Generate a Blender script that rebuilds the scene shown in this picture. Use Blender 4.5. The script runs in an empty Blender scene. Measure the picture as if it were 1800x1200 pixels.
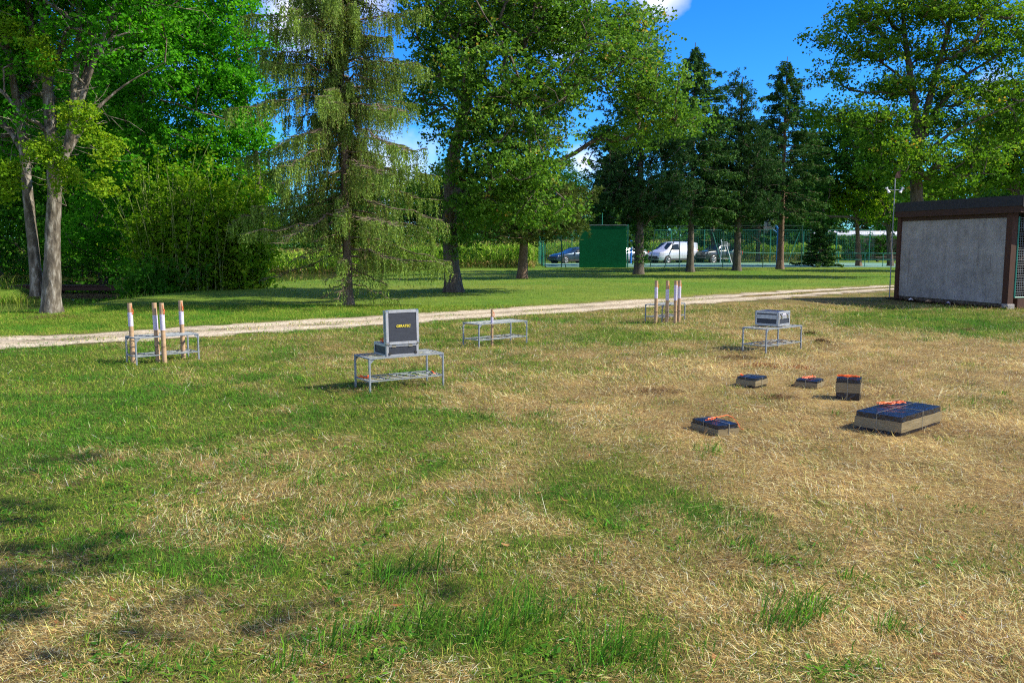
import bpy, math, random
import numpy as np
from mathutils import Vector, Matrix
R = math.radians
random.seed(7); rng = np.random.default_rng(7)
scene = bpy.context.scene
COL = scene.collection

# ------------------------------------------------------------------ camera, sky, sun, exposure
F = 1500.0; HOR = 430.0; CH = 1.7
PITCH = math.atan((600.0 - HOR) / F)
cam_d = bpy.data.cameras.new('camera'); cam = bpy.data.objects.new('camera', cam_d); COL.objects.link(cam)
cam.location = (0, 0, CH); cam.rotation_euler = (math.pi / 2 - PITCH, 0, 0)
cam_d.sensor_width = 36.0; cam_d.lens = 36.0 * F / 1800.0
cam_d.clip_start = 0.1; cam_d.clip_end = 3000
scene.camera = cam

SUN_EL = R(41); SUN_DIR = Vector((math.cos(SUN_EL) * 0.996, math.cos(SUN_EL) * -0.09, math.sin(SUN_EL))).normalized()
world = bpy.data.worlds.new('World'); scene.world = world; world.use_nodes = True
nt = world.node_tree; nt.nodes.clear()
def N(nt, t, **kw):
    n = nt.nodes.new(t)
    for k, v in kw.items():
        if k in ('operation', 'blend_type', 'data_type', 'sky_type', 'attribute_name', 'noise_dimensions', 'feature', 'distance'):
            setattr(n, k, v)
    return n
def px_dir(u, v):
    dx = (u - 900) / F; dv = (600 - v) / F
    y = math.cos(PITCH) + dv * math.sin(PITCH); z = -math.sin(PITCH) + dv * math.cos(PITCH)
    return Vector((dx, y, z))
sky = N(nt, 'ShaderNodeTexSky', sky_type='NISHITA')
sky.sun_disc = False; sky.sun_elevation = SUN_EL
sky.sun_rotation = math.atan2(SUN_DIR.x, SUN_DIR.y)
sky.air_density = 1.0; sky.dust_density = 0.0; sky.ozone_density = 3.0
hs = N(nt, 'ShaderNodeHueSaturation'); hs.inputs['Saturation'].default_value = 1.35
hs.inputs['Value'].default_value = 1.0
nt.links.new(sky.outputs[0], hs.inputs['Color'])
tint = N(nt, 'ShaderNodeMix', data_type='RGBA', blend_type='MULTIPLY'); tint.inputs[0].default_value = 1
tint.inputs[7].default_value = (0.20, 0.53, 0.92, 1)
nt.links.new(hs.outputs[0], tint.inputs[6])
tc = N(nt, 'ShaderNodeTexCoord')
nz = N(nt, 'ShaderNodeTexNoise'); nz.inputs['Scale'].default_value = 9; nz.inputs['Detail'].default_value = 9; nz.inputs['Roughness'].default_value = .58
nt.links.new(tc.outputs['Generated'], nz.inputs['Vector'])
acc = None
for (u, v, r, s) in [(525, 25, .085, 1), (1160, -12, .05, .9), (1050, -40, .05, .9), (1030, 285, .038, .8), (700, 320, .10, .8), (640, -10, .05, .8), (230, 60, .09, .6),
                     (1290, 160, .05, .35), (980, 40, .06, .7), (1740, 150, .05, .6)]:
    d = px_dir(u, v).normalized()
    vd = N(nt, 'ShaderNodeVectorMath', operation='DISTANCE'); vd.inputs[1].default_value = d
    nt.links.new(tc.outputs['Generated'], vd.inputs[0])
    mr = N(nt, 'ShaderNodeMapRange'); mr.inputs[1].default_value = r; mr.inputs[2].default_value = 0; mr.inputs[3].default_value = 0; mr.inputs[4].default_value = s
    nt.links.new(vd.outputs['Value'], mr.inputs[0])
    if acc is None: acc = mr.outputs[0]
    else:
        m = N(nt, 'ShaderNodeMath', operation='MAXIMUM'); nt.links.new(acc, m.inputs[0]); nt.links.new(mr.outputs[0], m.inputs[1]); acc = m.outputs[0]
# unseen broken clouds behind the camera, added as neutral fill to lift the shadows
sxyz = N(nt, 'ShaderNodeSeparateXYZ'); nt.links.new(tc.outputs['Generated'], sxyz.inputs[0])
mrb = N(nt, 'ShaderNodeMapRange'); mrb.inputs[1].default_value = .15; mrb.inputs[2].default_value = -.25; mrb.inputs[3].default_value = 0; mrb.inputs[4].default_value = .55
nt.links.new(sxyz.outputs['Y'], mrb.inputs[0])
mxb = N(nt, 'ShaderNodeMath', operation='MAXIMUM'); nt.links.new(acc, mxb.inputs[0]); nt.links.new(mrb.outputs[0], mxb.inputs[1]); acc = mxb.outputs[0]
ad = N(nt, 'ShaderNodeMath', operation='ADD'); nt.links.new(acc, ad.inputs[0]); nt.links.new(nz.outputs[0], ad.inputs[1])
cr = N(nt, 'ShaderNodeMapRange'); cr.inputs[1].default_value = .78; cr.inputs[2].default_value = 1.25; cr.inputs[3].default_value = 0; cr.inputs[4].default_value = .85
nt.links.new(ad.outputs[0], cr.inputs[0])
cm = N(nt, 'ShaderNodeMix', data_type='RGBA'); nt.links.new(cr.outputs[0], cm.inputs[0]); nt.links.new(tint.outputs[2], cm.inputs[6])
cm.inputs[7].default_value = (5.0, 5.0, 5.6, 1)
bg = N(nt, 'ShaderNodeBackground'); bg.inputs[1].default_value = 0.15
nt.links.new(cm.outputs[2], bg.inputs[0])
wo = N(nt, 'ShaderNodeOutputWorld'); nt.links.new(bg.outputs[0], wo.inputs[0])

sun_d = bpy.data.lights.new('sun', 'SUN'); sun_d.energy = 4.8; sun_d.angle = R(0.5); sun_d.color = (1.0, 0.92, 0.76)
sun = bpy.data.objects.new('sun', sun_d); COL.objects.link(sun)
sun.rotation_euler = SUN_DIR.to_track_quat('Z', 'Y').to_euler()
vs = scene.view_settings; vs.view_transform = 'Standard'; vs.look = 'None'; vs.exposure = 0.82; vs.gamma = 1.0; vs.use_curve_mapping = False
cy = scene.cycles; cy.max_bounces = 7; cy.diffuse_bounces = 4; cy.glossy_bounces = 3; cy.transmission_bounces = 4; cy.transparent_max_bounces = 8
cy.use_denoising = False; cy.filter_width = 1.15; cy.use_adaptive_sampling = True; cy.adaptive_threshold = 0.02
cy.sample_clamp_indirect = 4.0; cy.caustics_reflective = False; cy.caustics_refractive = False

# ------------------------------------------------------------------ calibration helpers (pixel of the 1800x1200 photo -> real point)
def P(u, v, z=0.0):
    d = px_dir(u, v); t = (z - CH) / d.z
    return Vector((d.x * t, d.y * t, z))
def W(u, v, D):
    d = px_dir(u, v); t = D / d.y
    return Vector((d.x * t, D, CH + d.z * t))

# ------------------------------------------------------------------ noise
def vnoise(x, y, seed=0):
    x = np.asarray(x, float); y = np.asarray(y, float)
    xi = np.floor(x).astype(np.int64); yi = np.floor(y).astype(np.int64)
    fx = x - xi; fy = y - yi; fx = fx * fx * (3 - 2 * fx); fy = fy * fy * (3 - 2 * fy)
    def h(a, b):
        n = (a * 374761393 + b * 668265263 + seed * 982451653) & 0xffffffff
        n = ((n ^ (n >> 13)) * 1274126177) & 0xffffffff
        n = n ^ (n >> 16)
        return (n & 0xffff) / 65535.0
    return (h(xi, yi) * (1 - fx) + h(xi + 1, yi) * fx) * (1 - fy) + (h(xi, yi + 1) * (1 - fx) + h(xi + 1, yi + 1) * fx) * fy
def fbm(x, y, sc, seed=0, o=3):
    s = 0; a = 1; t = 0
    for i in range(o):
        s = s + a * vnoise(np.asarray(x) * sc * 2 ** i + 17.3 * i, np.asarray(y) * sc * 2 ** i - 9.1 * i, seed + i); t += a; a *= .5
    return s / t
def sstep(a, b, x): t = np.clip((np.asarray(x) - a) / (b - a), 0, 1); return t * t * (3 - 2 * t)

RIVER = [(-60, 9), (-30, 15.5), (-20, 19.5), (-15.4, 22.5), (-15.2, 30), (-18.4, 38), (-21, 48), (-25, 62), (-34, 80)]
PATH = [(-40, -10), (-20, 6.2), (-8.85, 14.7), (-3.75, 18.6), (1.5, 22.9), (6.2, 26.7), (10.2, 30.2), (15.2, 34.1), (30, 44), (60, 60)]
def polydist(x, y, pts):
    x = np.asarray(x, float); y = np.asarray(y, float)
    best = np.full(x.shape, 1e9); sg = np.zeros(x.shape)
    for (ax, ay), (bx, by) in zip(pts[:-1], pts[1:]):
        dx, dy = bx - ax, by - ay; L2 = dx * dx + dy * dy
        t = np.clip(((x - ax) * dx + (y - ay) * dy) / L2, 0, 1)
        px, py = ax + t * dx, ay + t * dy
        d = np.hypot(x - px, y - py); s = np.sign((x - ax) * dy - (y - ay) * dx)
        m = d < best; best = np.where(m, d, best); sg = np.where(m, s, sg)
    return best, sg
def gz(x, y):
    x = np.asarray(x, float); y = np.asarray(y, float)
    z = -0.6 * sstep(2, 17, -x) * sstep(26, 58, y)
    d, _ = polydist(x, y, RIVER)
    d = d + (fbm(x, y, .35, 5) - .5) * .7
    z = z - 1.3 * (1 - sstep(1.9, 3.0, d))
    z = z + (fbm(x, y, .5, 9) - .5) * .05 * sstep(2, 6, y)
    return z
def gzs(x, y): return float(gz(np.array([x]), np.array([y]))[0])

# greenness of the near field, read off the photograph at ground control points
GV = [560, 600, 640, 680, 720, 760, 820, 880, 960, 1060, 1160]
GG = [[.8, .75, .7, .65, .6, .5, .35, .25, .55, .45],
      [.8, .7, .65, .55, .55, .45, .38, .12, .08, .12],
      [.85, .8, .65, .5, .4, .3, .12, .06, .04, .04],
      [.85, .85, .7, .6, .25, .15, .08, .04, .04, .04],
      [.8, .8, .7, .55, .38, .18, .08, .05, .03, .03],
      [.75, .7, .65, .5, .55, .3, .12, .05, .04, .04],
      [.7, .55, .45, .5, .45, .45, .22, .1, .05, .05],
      [.6, .55, .45, .45, .32, .6, .42, .2, .12, .08],
      [.5, .48, .42, .38, .4, .28, .28, .22, .12, .12],
      [.42, .5, .48, .45, .42, .36, .32, .36, .3, .18],
      [.15, .3, .5, .48, .45, .45, .36, .36, .3, .18]]
GG = np.array(GG); GG[4:, :6] += .05; GG[6:, 6:8] += .03; GVA = np.array(GV, float)
def pix_of(x, y):
    cd = y * math.cos(PITCH) + CH * math.sin(PITCH)
    u = 900 + F * x / np.maximum(cd, .1)
    v = 600 + F * (CH * math.cos(PITCH) - y * math.sin(PITCH)) / np.maximum(cd, .1)
    return u, v
def green(x, y):
    x = np.asarray(x, float); y = np.asarray(y, float)
    u, v = pix_of(x, np.maximum(y, 1.0))
    fv = np.interp(v, GVA, np.arange(len(GV))); fu = np.clip(u / 200.0, 0, 9)
    i = np.clip(np.floor(fv).astype(int), 0, len(GV) - 2); j = np.clip(np.floor(fu).astype(int), 0, 8)
    a = fv - i; b = fu - j
    g = (GG[i, j] * (1 - b) + GG[i, j + 1] * b) * (1 - a) + (GG[i + 1, j] * (1 - b) + GG[i + 1, j + 1] * b) * a
    g = g * 1.08 + .03 * (g > .2) + (fbm(x, y, 1.1, 21, 3) - .5) * .6 + (fbm(x, y, 3.4, 31, 3) - .5) * .95
    d, s = polydist(x, y, PATH)
    far = sstep(.3, 2.5, -s * d)       # beyond the track: mown lawn
    lawn = .86 + (fbm(x, y, .35, 41, 3) - .5) * .5
    lawn = lawn - .3 * (1 - sstep(.5, 2.2, d))
    g = g * (1 - far) + lawn * far
    # green blob of regrowth
    for (cu, cv, rr, w) in [(1100, 590, 1.1, .6), (1040, 865, .45, .25), (690, 745, .5, .35), (250, 735, .7, .3), (720, 655, .25, .6), (1740, 575, 2.0, .5), (1600, 560, 2.2, .5)]:
        c = P(cu, cv); g = g + w * np.exp(-((x - c.x) ** 2 + (y - c.y) ** 2) / rr ** 2)
    return np.clip(g, 0, 1)

# ------------------------------------------------------------------ object helpers
def tag(o, label=None, cat=None, group=None, kind=None):
    if label: o['label'] = label
    if cat: o['category'] = cat
    if group: o['group'] = group
    if kind: o['kind'] = kind
    return o
def empty(name, loc, rz=0.0, label=None, cat=None, group=None):
    o = bpy.data.objects.new(name, None); COL.objects.link(o); o.location = loc; o.rotation_euler = (0, 0, rz)
    o.empty_display_size = .2
    return tag(o, label, cat, group)
def npmesh(name, verts, loops_per, faces, mat, parent=None, attrs=None, smooth=False):
    """verts Nx3, faces flat index array, loops_per array of face sizes"""
    me = bpy.data.meshes.new(name)
    verts = np.ascontiguousarray(verts, np.float32); faces = np.ascontiguousarray(faces, np.int32).ravel()
    lp = np.ascontiguousarray(loops_per, np.int32)
    me.vertices.add(len(verts)); me.vertices.foreach_set('co', verts.ravel())
    me.loops.add(len(faces)); me.loops.foreach_set('vertex_index', faces)
    me.polygons.add(len(lp)); st = np.zeros(len(lp), np.int32); st[1:] = np.cumsum(lp)[:-1]
    me.polygons.foreach_set('loop_start', st); me.polygons.foreach_set('loop_total', lp)
    me.update(calc_edges=True)
    if attrs:
        for k, a in attrs.items():
            a = np.asarray(a, np.float32)
            if a.ndim == 1:
                at = me.attributes.new(k, 'FLOAT', 'POINT'); at.data.foreach_set('value', a)
            else:
                at = me.attributes.new(k, 'FLOAT_COLOR', 'POINT')
                c4 = np.ones((len(a), 4), np.float32); c4[:, :3] = a[:, :3]; at.data.foreach_set('color', c4.ravel())
    if smooth: me.polygons.foreach_set('use_smooth', np.ones(len(lp), bool))
    me.materials.append(mat)
    o = bpy.data.objects.new(name, me); COL.objects.link(o)
    if parent: o.parent = parent
    return o
class MB:
    def __init__(s): s.v = []; s.f = []
    def add(s, vs, fs):
        b = len(s.v); s.v += [tuple(v) for v in vs]; s.f += [tuple(i + b for i in f) for f in fs]; return s
    def box(s, c, d, rz=0.0, M=None, bev=0.0):
        x, y, z = [k / 2 for k in d]; vs = []
        if bev > 0:
            b = min(bev, x * .45, y * .45, z * .45)
            pts = []
            for sx in (-1, 1):
                for sy in (-1, 1):
                    for sz in (-1, 1):
                        pts += [((sx * x), sy * (y - b), sz * (z - b)), (sx * (x - b), sy * y, sz * (z - b)), (sx * (x - b), sy * (y - b), sz * z)]
            idx = {}
            for i, (sx, sy, sz) in enumerate([(a, b_, c_) for a in (-1, 1) for b_ in (-1, 1) for c_ in (-1, 1)]): idx[(sx, sy, sz)] = 3 * i
            fs = []
            for sg in (-1, 1):
                for ax in range(3):
                    q = []
                    for (p, r) in ((-1, -1), (1, -1), (1, 1), (-1, 1)):
                        k = [0, 0, 0]; k[ax] = sg; o = [a for a in range(3) if a != ax]; k[o[0]] = p; k[o[1]] = r
                        q.append(idx[tuple(k)] + ax)
                    fs.append(q if (sg > 0) ^ (ax == 1) else q[::-1])
            for ax in range(3):   # edges parallel to ax
                o = [a for a in range(3) if a != ax]
                for p in (-1, 1):
                    for r in (-1, 1):
                        k0 = [0, 0, 0]; k1 = [0, 0, 0]; k0[ax] = -1; k1[ax] = 1
                        for k in (k0, k1): k[o[0]] = p; k[o[1]] = r
                        a0 = idx[tuple(k0)]; a1 = idx[tuple(k1)]
                        fs.append([a0 + o[0], a1 + o[0], a1 + o[1], a0 + o[1]])
            for i in range(8): fs.append([3 * i, 3 * i + 1, 3 * i + 2])
            vs = pts
        else:
            vs = [(sx * x, sy * y, sz * z) for sx in (-1, 1) for sy in (-1, 1) for sz in (-1, 1)]
            fs = [(0, 1, 3, 2), (4, 6, 7, 5), (0, 4, 5, 1), (2, 3, 7, 6), (0, 2, 6, 4), (1, 5, 7, 3)]
        ca, sa = math.cos(rz), math.sin(rz)
        out = []
        for (a, b_, c_) in vs:
            if M is not None: w = M @ Vector((a, b_, c_)); a, b_, c_ = w
            a, b_ = a * ca - b_ * sa, a * sa + b_ * ca
            out.append((a + c[0], b_ + c[1], c_ + c[2]))
        return s.add(out, fs)
    def tube(s, pts, r, n=8, cap=True):
        pts = [Vector(p) for p in pts]; rs = r if isinstance(r, (list, tuple)) else [r] * len(pts)
        b = len(s.v); ref = None
        for i, p in enumerate(pts):
            d = (pts[min(i + 1, len(pts) - 1)] - pts[max(i - 1, 0)])
            d = d.normalized() if d.length > 1e-9 else Vector((0, 0, 1))
            if ref is None: ref = Vector((0, 0, 1)) if abs(d.z) < .9 else Vector((1, 0, 0))
            a = d.cross(ref).normalized(); c = a.cross(d).normalized(); ref = c
            for k in range(n):
                t = 2 * math.pi * k / n; s.v.append(tuple(p + (a * math.cos(t) + c * math.sin(t)) * rs[i]))
        for i in range(len(pts) - 1):
            for k in range(n):
                k2 = (k + 1) % n; s.f.append((b + i * n + k, b + i * n + k2, b + (i + 1) * n + k2, b + (i + 1) * n + k))
        if cap:
            s.f.append(tuple(b + k for k in range(n))[::-1]); e = b + (len(pts) - 1) * n; s.f.append(tuple(e + k for k in range(n)))
        return s
    def build(s, name, mat, parent=None, smooth=False):
        me = bpy.data.meshes.new(name); me.from_pydata(s.v, [], s.f); me.update()
        import bmesh
        bm = bmesh.new(); bm.from_mesh(me); bmesh.ops.recalc_face_normals(bm, faces=bm.faces); bm.to_mesh(me); bm.free()
        if smooth:
            me.polygons.foreach_set('use_smooth', [True] * len(me.polygons))
            try: me.set_sharp_from_angle(angle=R(38))
            except Exception: pass
        me.materials.append(mat)
        o = bpy.data.objects.new(name, me); COL.objects.link(o)
        if parent: o.parent = parent
        return o

# ------------------------------------------------------------------ materials
def mat_new(name):
    m = bpy.data.materials.new(name); m.use_nodes = True; t = m.node_tree
    return m, t, t.nodes['Principled BSDF'], t.nodes['Material Output']
def ramp(t, stops):
    r = t.nodes.new('ShaderNodeValToRGB'); e = r.color_ramp.elements
    while len(e) < len(stops): e.new(.5)
    for i, (p, c) in enumerate(stops): e[i].position = p; e[i].color = (*c, 1)
    return r
def surf(name, c1, c2, scale=6, rough=.7, bump=.2, metal=0, stretch=(1, 1, 1), detail=6, spec=.5, c3=None, bscale=None, dist=.01):
    m, t, b, o = mat_new(name)
    tc = t.nodes.new('ShaderNodeTexCoord'); mp = t.nodes.new('ShaderNodeMapping'); mp.inputs['Scale'].default_value = stretch
    t.links.new(tc.outputs['Object'], mp.inputs[0])
    n = t.nodes.new('ShaderNodeTexNoise'); n.inputs['Scale'].default_value = scale; n.inputs['Detail'].default_value = detail; n.inputs['Roughness'].default_value = .65
    t.links.new(mp.outputs[0], n.inputs['Vector'])
    st = [(.32, c1), (.68, c2)] if c3 is None else [(.3, c1), (.5, c2), (.72, c3)]
    r = ramp(t, st); t.links.new(n.outputs[0], r.inputs[0]); t.links.new(r.outputs[0], b.inputs['Base Color'])
    b.inputs['Roughness'].default_value = rough; b.inputs['Metallic'].default_value = metal; b.inputs['Specular IOR Level'].default_value = spec
    if bump:
        bp = t.nodes.new('ShaderNodeBump'); bp.inputs['Strength'].default_value = bump; bp.inputs['Distance'].default_value = dist
        n2 = n
        if bscale:
            n2 = t.nodes.new('ShaderNodeTexNoise'); n2.inputs['Scale'].default_value = bscale; n2.inputs['Detail'].default_value = 5; t.links.new(mp.outputs[0], n2.inputs['Vector'])
        t.links.new(n2.outputs[0], bp.inputs['Height']); t.links.new(bp.outputs[0], b.inputs['Normal'])
    return m
def leafmat(name, stops, trans=.35, rough=.75, tcol=None):
    m, t, b, o = mat_new(name)
    a = t.nodes.new('ShaderNodeAttribute'); a.attribute_name = 'rnd'
    r = ramp(t, stops); t.links.new(a.outputs['Fac'], r.inputs[0]); t.links.new(r.outputs[0], b.inputs['Base Color'])
    b.inputs['Roughness'].default_value = rough; b.inputs['Specular IOR Level'].default_value = .08
    tr = t.nodes.new('ShaderNodeBsdfTranslucent')
    mu = t.nodes.new('ShaderNodeMix'); mu.data_type = 'RGBA'; mu.blend_type = 'MULTIPLY'; mu.inputs[0].default_value = 1
    mu.inputs[7].default_value = (*(tcol or (1.3, 1.25, .5)), 1)
    t.links.new(r.outputs[0], mu.inputs[6]); t.links.new(mu.outputs[2], tr.inputs[0])
    mx = t.nodes.new('ShaderNodeMixShader'); mx.inputs[0].default_value = trans
    t.links.new(b.outputs[0], mx.inputs[1]); t.links.new(tr.outputs[0], mx.inputs[2]); t.links.new(mx.outputs[0], o.inputs[0])
    return m
def colmat(name, trans=.2, rough=.8, spec=.06):
    m, t, b, o = mat_new(name)
    a = t.nodes.new('ShaderNodeAttribute'); a.attribute_name = 'col'
    t.links.new(a.outputs['Color'], b.inputs['Base Color']); b.inputs['Roughness'].default_value = rough; b.inputs['Specular IOR Level'].default_value = spec
    tr = t.nodes.new('ShaderNodeBsdfTranslucent'); t.links.new(a.outputs['Color'], tr.inputs[0])
    mx = t.nodes.new('ShaderNodeMixShader'); mx.inputs[0].default_value = trans
    t.links.new(b.outputs[0], mx.inputs[1]); t.links.new(tr.outputs[0], mx.inputs[2]); t.links.new(mx.outputs[0], o.inputs[0])
    return m

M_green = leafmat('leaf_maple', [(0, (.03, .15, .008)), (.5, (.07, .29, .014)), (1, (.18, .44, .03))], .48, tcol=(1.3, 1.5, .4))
M_lime = leafmat('leaf_lime_sun_tint', [(0, (.10, .24, .012)), (.5, (.20, .36, .02)), (1, (.36, .44, .03))], .48, tcol=(1.3, 1.25, .4))  # lime leaves; also carries sunlight in the colour of lit clumps
M_oak = leafmat('leaf_oak', [(0, (.045, .13, .014)), (.5, (.105, .24, .03)), (.92, (.23, .37, .075)), (1, (.40, .27, .07))], .42)
M_oak2 = leafmat('leaf_oak_right', [(0, (.04, .13, .010)), (.5, (.11, .25, .02)), (.92, (.26, .40, .05)), (1, (.43, .27, .05))], .45)
M_far = leafmat('leaf_far', [(0, (.018, .075, .014)), (.6, (.04, .14, .02)), (1, (.10, .21, .028))], .35)
M_farl = leafmat('leaf_bank', [(0, (.02, .085, .008)), (.6, (.05, .19, .012)), (1, (.14, .33, .02))], .42, tcol=(1.2, 1.3, .4))
M_bush = leafmat('leaf_bush', [(0, (.06, .16, .008)), (.5, (.13, .28, .012)), (1, (.26, .38, .02))], .5)
M_pine = leafmat('needle_pine', [(0, (.016, .055, .016)), (.6, (.04, .11, .03)), (1, (.12, .18, .05))], .18)
M_pine2 = leafmat('needle_pine_warm', [(0, (.05, .08, .018)), (.6, (.09, .14, .03)), (1, (.2, .2, .06))], .2)
M_spr = leafmat('needle_spruce_dark', [(0, (.016, .062, .016)), (.6, (.04, .12, .026)), (1, (.10, .19, .04))], .18)
M_weep = leafmat('needle_spruce_olive', [(0, (.20, .15, .08)), (.22, (.14, .18, .05)), (.6, (.15, .25, .05)), (1, (.26, .39, .075))], .34)
M_maize = leafmat('maize_leaf', [(0, (.20, .17, .06)), (.15, (.09, .2, .02)), (.6, (.13, .28, .025)), (1, (.27, .38, .06))], .4)
M_blade = colmat('grass_blade', .3)
M_barkg = surf('bark_grey', (.03, .024, .018), (.12, .10, .075), 4.2, .95, 1, stretch=(2.2, 2.2, .7), c3=(.38, .355, .31), dist=.04)
M_barkd = surf('bark_dark', (.03, .024, .018), (.10, .08, .06), 8, .95, .9, stretch=(1.6, 1.6, .3), c3=(.16, .135, .10), dist=.03)
M_barkp = surf('bark_pine', (.06, .035, .022), (.15, .095, .06), 6, .95, .9, stretch=(1.3, 1.3, .5), c3=(.24, .16, .11), dist=.03)
M_barks = surf('bark_spruce', (.06, .042, .030), (.14, .10, .07), 9, .95, .8, stretch=(1.3, 1.3, .5), c3=(.26, .21, .16), dist=.02)
M_steel = surf('galvanised_steel', (.17, .20, .22), (.30, .33, .35), 25, .6, .1, .35, dist=.002)
M_alu = surf('aluminium_trim', (.36, .37, .38), (.50, .51, .52), 12, .45, .04, .6, dist=.001)
M_chrome = surf('corner_chrome', (.6, .6, .62), (.8, .8, .82), 10, .18, .02, 1)
M_case = surf('case_laminate', (.018, .022, .032), (.032, .038, .052), 30, .5, .25, dist=.001)
M_black = surf('black_rubber', (.012, .012, .012), (.025, .025, .025), 20, .7, .2)
M_foam = surf('black_foam', (.015, .015, .018), (.03, .03, .035), 60, .9, .5)
M_yellow = surf('yellow_print', (.58, .47, .02), (.72, .60, .03), 40, .6, 0)
M_orange = surf('orange_cord', (.75, .10, .01), (.9, .17, .02), 30, .5, .1)
M_card = surf('brown_cardboard', (.34, .21, .11), (.48, .33, .19), 9, .8, .1, stretch=(1, 1, 3), dist=.002)
M_label = surf('paper_label', (.48, .44, .56), (.62, .58, .68), 14, .6, .05)
M_wire = surf('tie_wire', (.03, .025, .02), (.06, .05, .04), 20, .5, 0)
M_tape = surf('packing_tape', (.11, .085, .04), (.29, .23, .125), 5, .4, .8, stretch=(1, 1, 26), dist=.004)
M_string = surf('clear_tape', (.16, .15, .12), (.26, .25, .2), 12, .25, .2)
M_plwhite = surf('white_paint', (.72, .72, .72), (.8, .8, .8), 10, .5, .05)
M_wood = surf('dark_stained_wood', (.035, .013, .006), (.075, .026, .010), 5, .75, .5, stretch=(14, 14, .8), dist=.006)
M_woodh = surf('dark_stained_board', (.025, .010, .005), (.055, .02, .008), 5, .75, .5, stretch=(.8, .8, 14), dist=.006)
M_roof = surf('roof_felt', (.012, .013, .015), (.028, .03, .033), 14, .8, .3)
M_fence = surf('green_fence_paint', (.008, .16, .11), (.014, .21, .15), 10, .5, .05)
M_fenced = surf('dark_green_post', (.006, .05, .035), (.01, .075, .05), 10, .5, .05)
M_wallg = surf('green_board', (.002, .085, .028), (.003, .11, .038), 1.2, .9, .05, spec=.1)
M_blue = surf('blue_paint', (.01, .15, .55), (.015, .2, .65), 10, .4, .05)
M_glass = surf('car_glass', (.012, .02, .026), (.02, .03, .04), 3, .12, 0, spec=.25)
M_rim = surf('alloy_rim', (.5, .5, .52), (.62, .62, .64), 10, .3, 0, .8)
M_chip = surf('lamp_glass', (.55, .58, .6), (.7, .72, .75), 10, .15, 0)
M_red = surf('red_lamp', (.35, .01, .01), (.5, .02, .02), 10, .2, 0)
def paint(name, c, met=.6):
    m = surf(name, tuple(k * .95 for k in c), c, 2, .28, 0, met); m.node_tree.nodes['Principled BSDF'].inputs['Coat Weight'].default_value = .6; return m

# crinkled dark plastic wrap
def plasticmat():
    m, t, b, o = mat_new('dark_plastic_wrap')
    tc = t.nodes.new('ShaderNodeTexCoord')
    n = t.nodes.new('ShaderNodeTexNoise'); n.inputs['Scale'].default_value = 7; n.inputs['Detail'].default_value = 3; n.inputs['Distortion'].default_value = 2.6
    mp = t.nodes.new('ShaderNodeMapping'); mp.inputs['Scale'].default_value = (1, 2.6, 1.4); mp.inputs['Rotation'].default_value = (0, 0, .7)
    t.links.new(tc.outputs['Object'], mp.inputs[0]); t.links.new(mp.outputs[0], n.inputs['Vector'])
    r = ramp(t, [(.3, (.006, .007, .010)), (.7, (.012, .014, .026))]); t.links.new(n.outputs[0], r.inputs[0]); t.links.new(r.outputs[0], b.inputs['Base Color'])
    b.inputs['Roughness'].default_value = .26; b.inputs['Specular IOR Level'].default_value = .55
    bp = t.nodes.new('ShaderNodeBump'); bp.inputs['Strength'].default_value = .8; bp.inputs['Distance'].default_value = .014
    t.links.new(n.outputs[0], bp.inputs['Height']); t.links.new(bp.outputs[0], b.inputs['Normal'])
    return m
M_plastic = plasticmat()
def groundmat():
    m, t, b, o = mat_new('field_ground')
    a = t.nodes.new('ShaderNodeAttribute'); a.attribute_name = 'col'
    tc = t.nodes.new('ShaderNodeTexCoord')
    n = t.nodes.new('ShaderNodeTexNoise'); n.inputs['Scale'].default_value = 26; n.inputs['Detail'].default_value = 8; n.inputs['Roughness'].default_value = .75
    t.links.new(tc.outputs['Object'], n.inputs['Vector'])
    n2 = t.nodes.new('ShaderNodeTexNoise'); n2.inputs['Scale'].default_value = 2.2; n2.inputs['Detail'].default_value = 8; n2.inputs['Roughness'].default_value = .7
    t.links.new(tc.outputs['Object'], n2.inputs['Vector'])
    mr = t.nodes.new('ShaderNodeMapRange'); mr.inputs[1].default_value = .3; mr.inputs[2].default_value = .7; mr.inputs[3].default_value = .45; mr.inputs[4].default_value = 1.5
    t.links.new(n.outputs[0], mr.inputs[0])
    mr2 = t.nodes.new('ShaderNodeMapRange'); mr2.inputs[1].default_value = .3; mr2.inputs[2].default_value = .7; mr2.inputs[3].default_value = .75; mr2.inputs[4].default_value = 1.25
    t.links.new(n2.outputs[0], mr2.inputs[0])
    mm = t.nodes.new('ShaderNodeMath'); mm.operation = 'MULTIPLY'; t.links.new(mr.outputs[0], mm.inputs[0]); t.links.new(mr2.outputs[0], mm.inputs[1])
    mu = t.nodes.new('ShaderNodeVectorMath'); mu.operation = 'SCALE'
    t.links.new(a.outputs['Color'], mu.inputs[0]); t.links.new(mm.outputs[0], mu.inputs['Scale']); t.links.new(mu.outputs[0], b.inputs['Base Color'])
    b.inputs['Roughness'].default_value = .95; b.inputs['Specular IOR Level'].default_value = .1
    bp = t.nodes.new('ShaderNodeBump'); bp.inputs['Strength'].default_value = .8; bp.inputs['Distance'].default_value = .03
    t.links.new(n.outputs[0], bp.inputs['Height']); t.links.new(bp.outputs[0], b.inputs['Normal'])
    return m
M_ground = groundmat()
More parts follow.
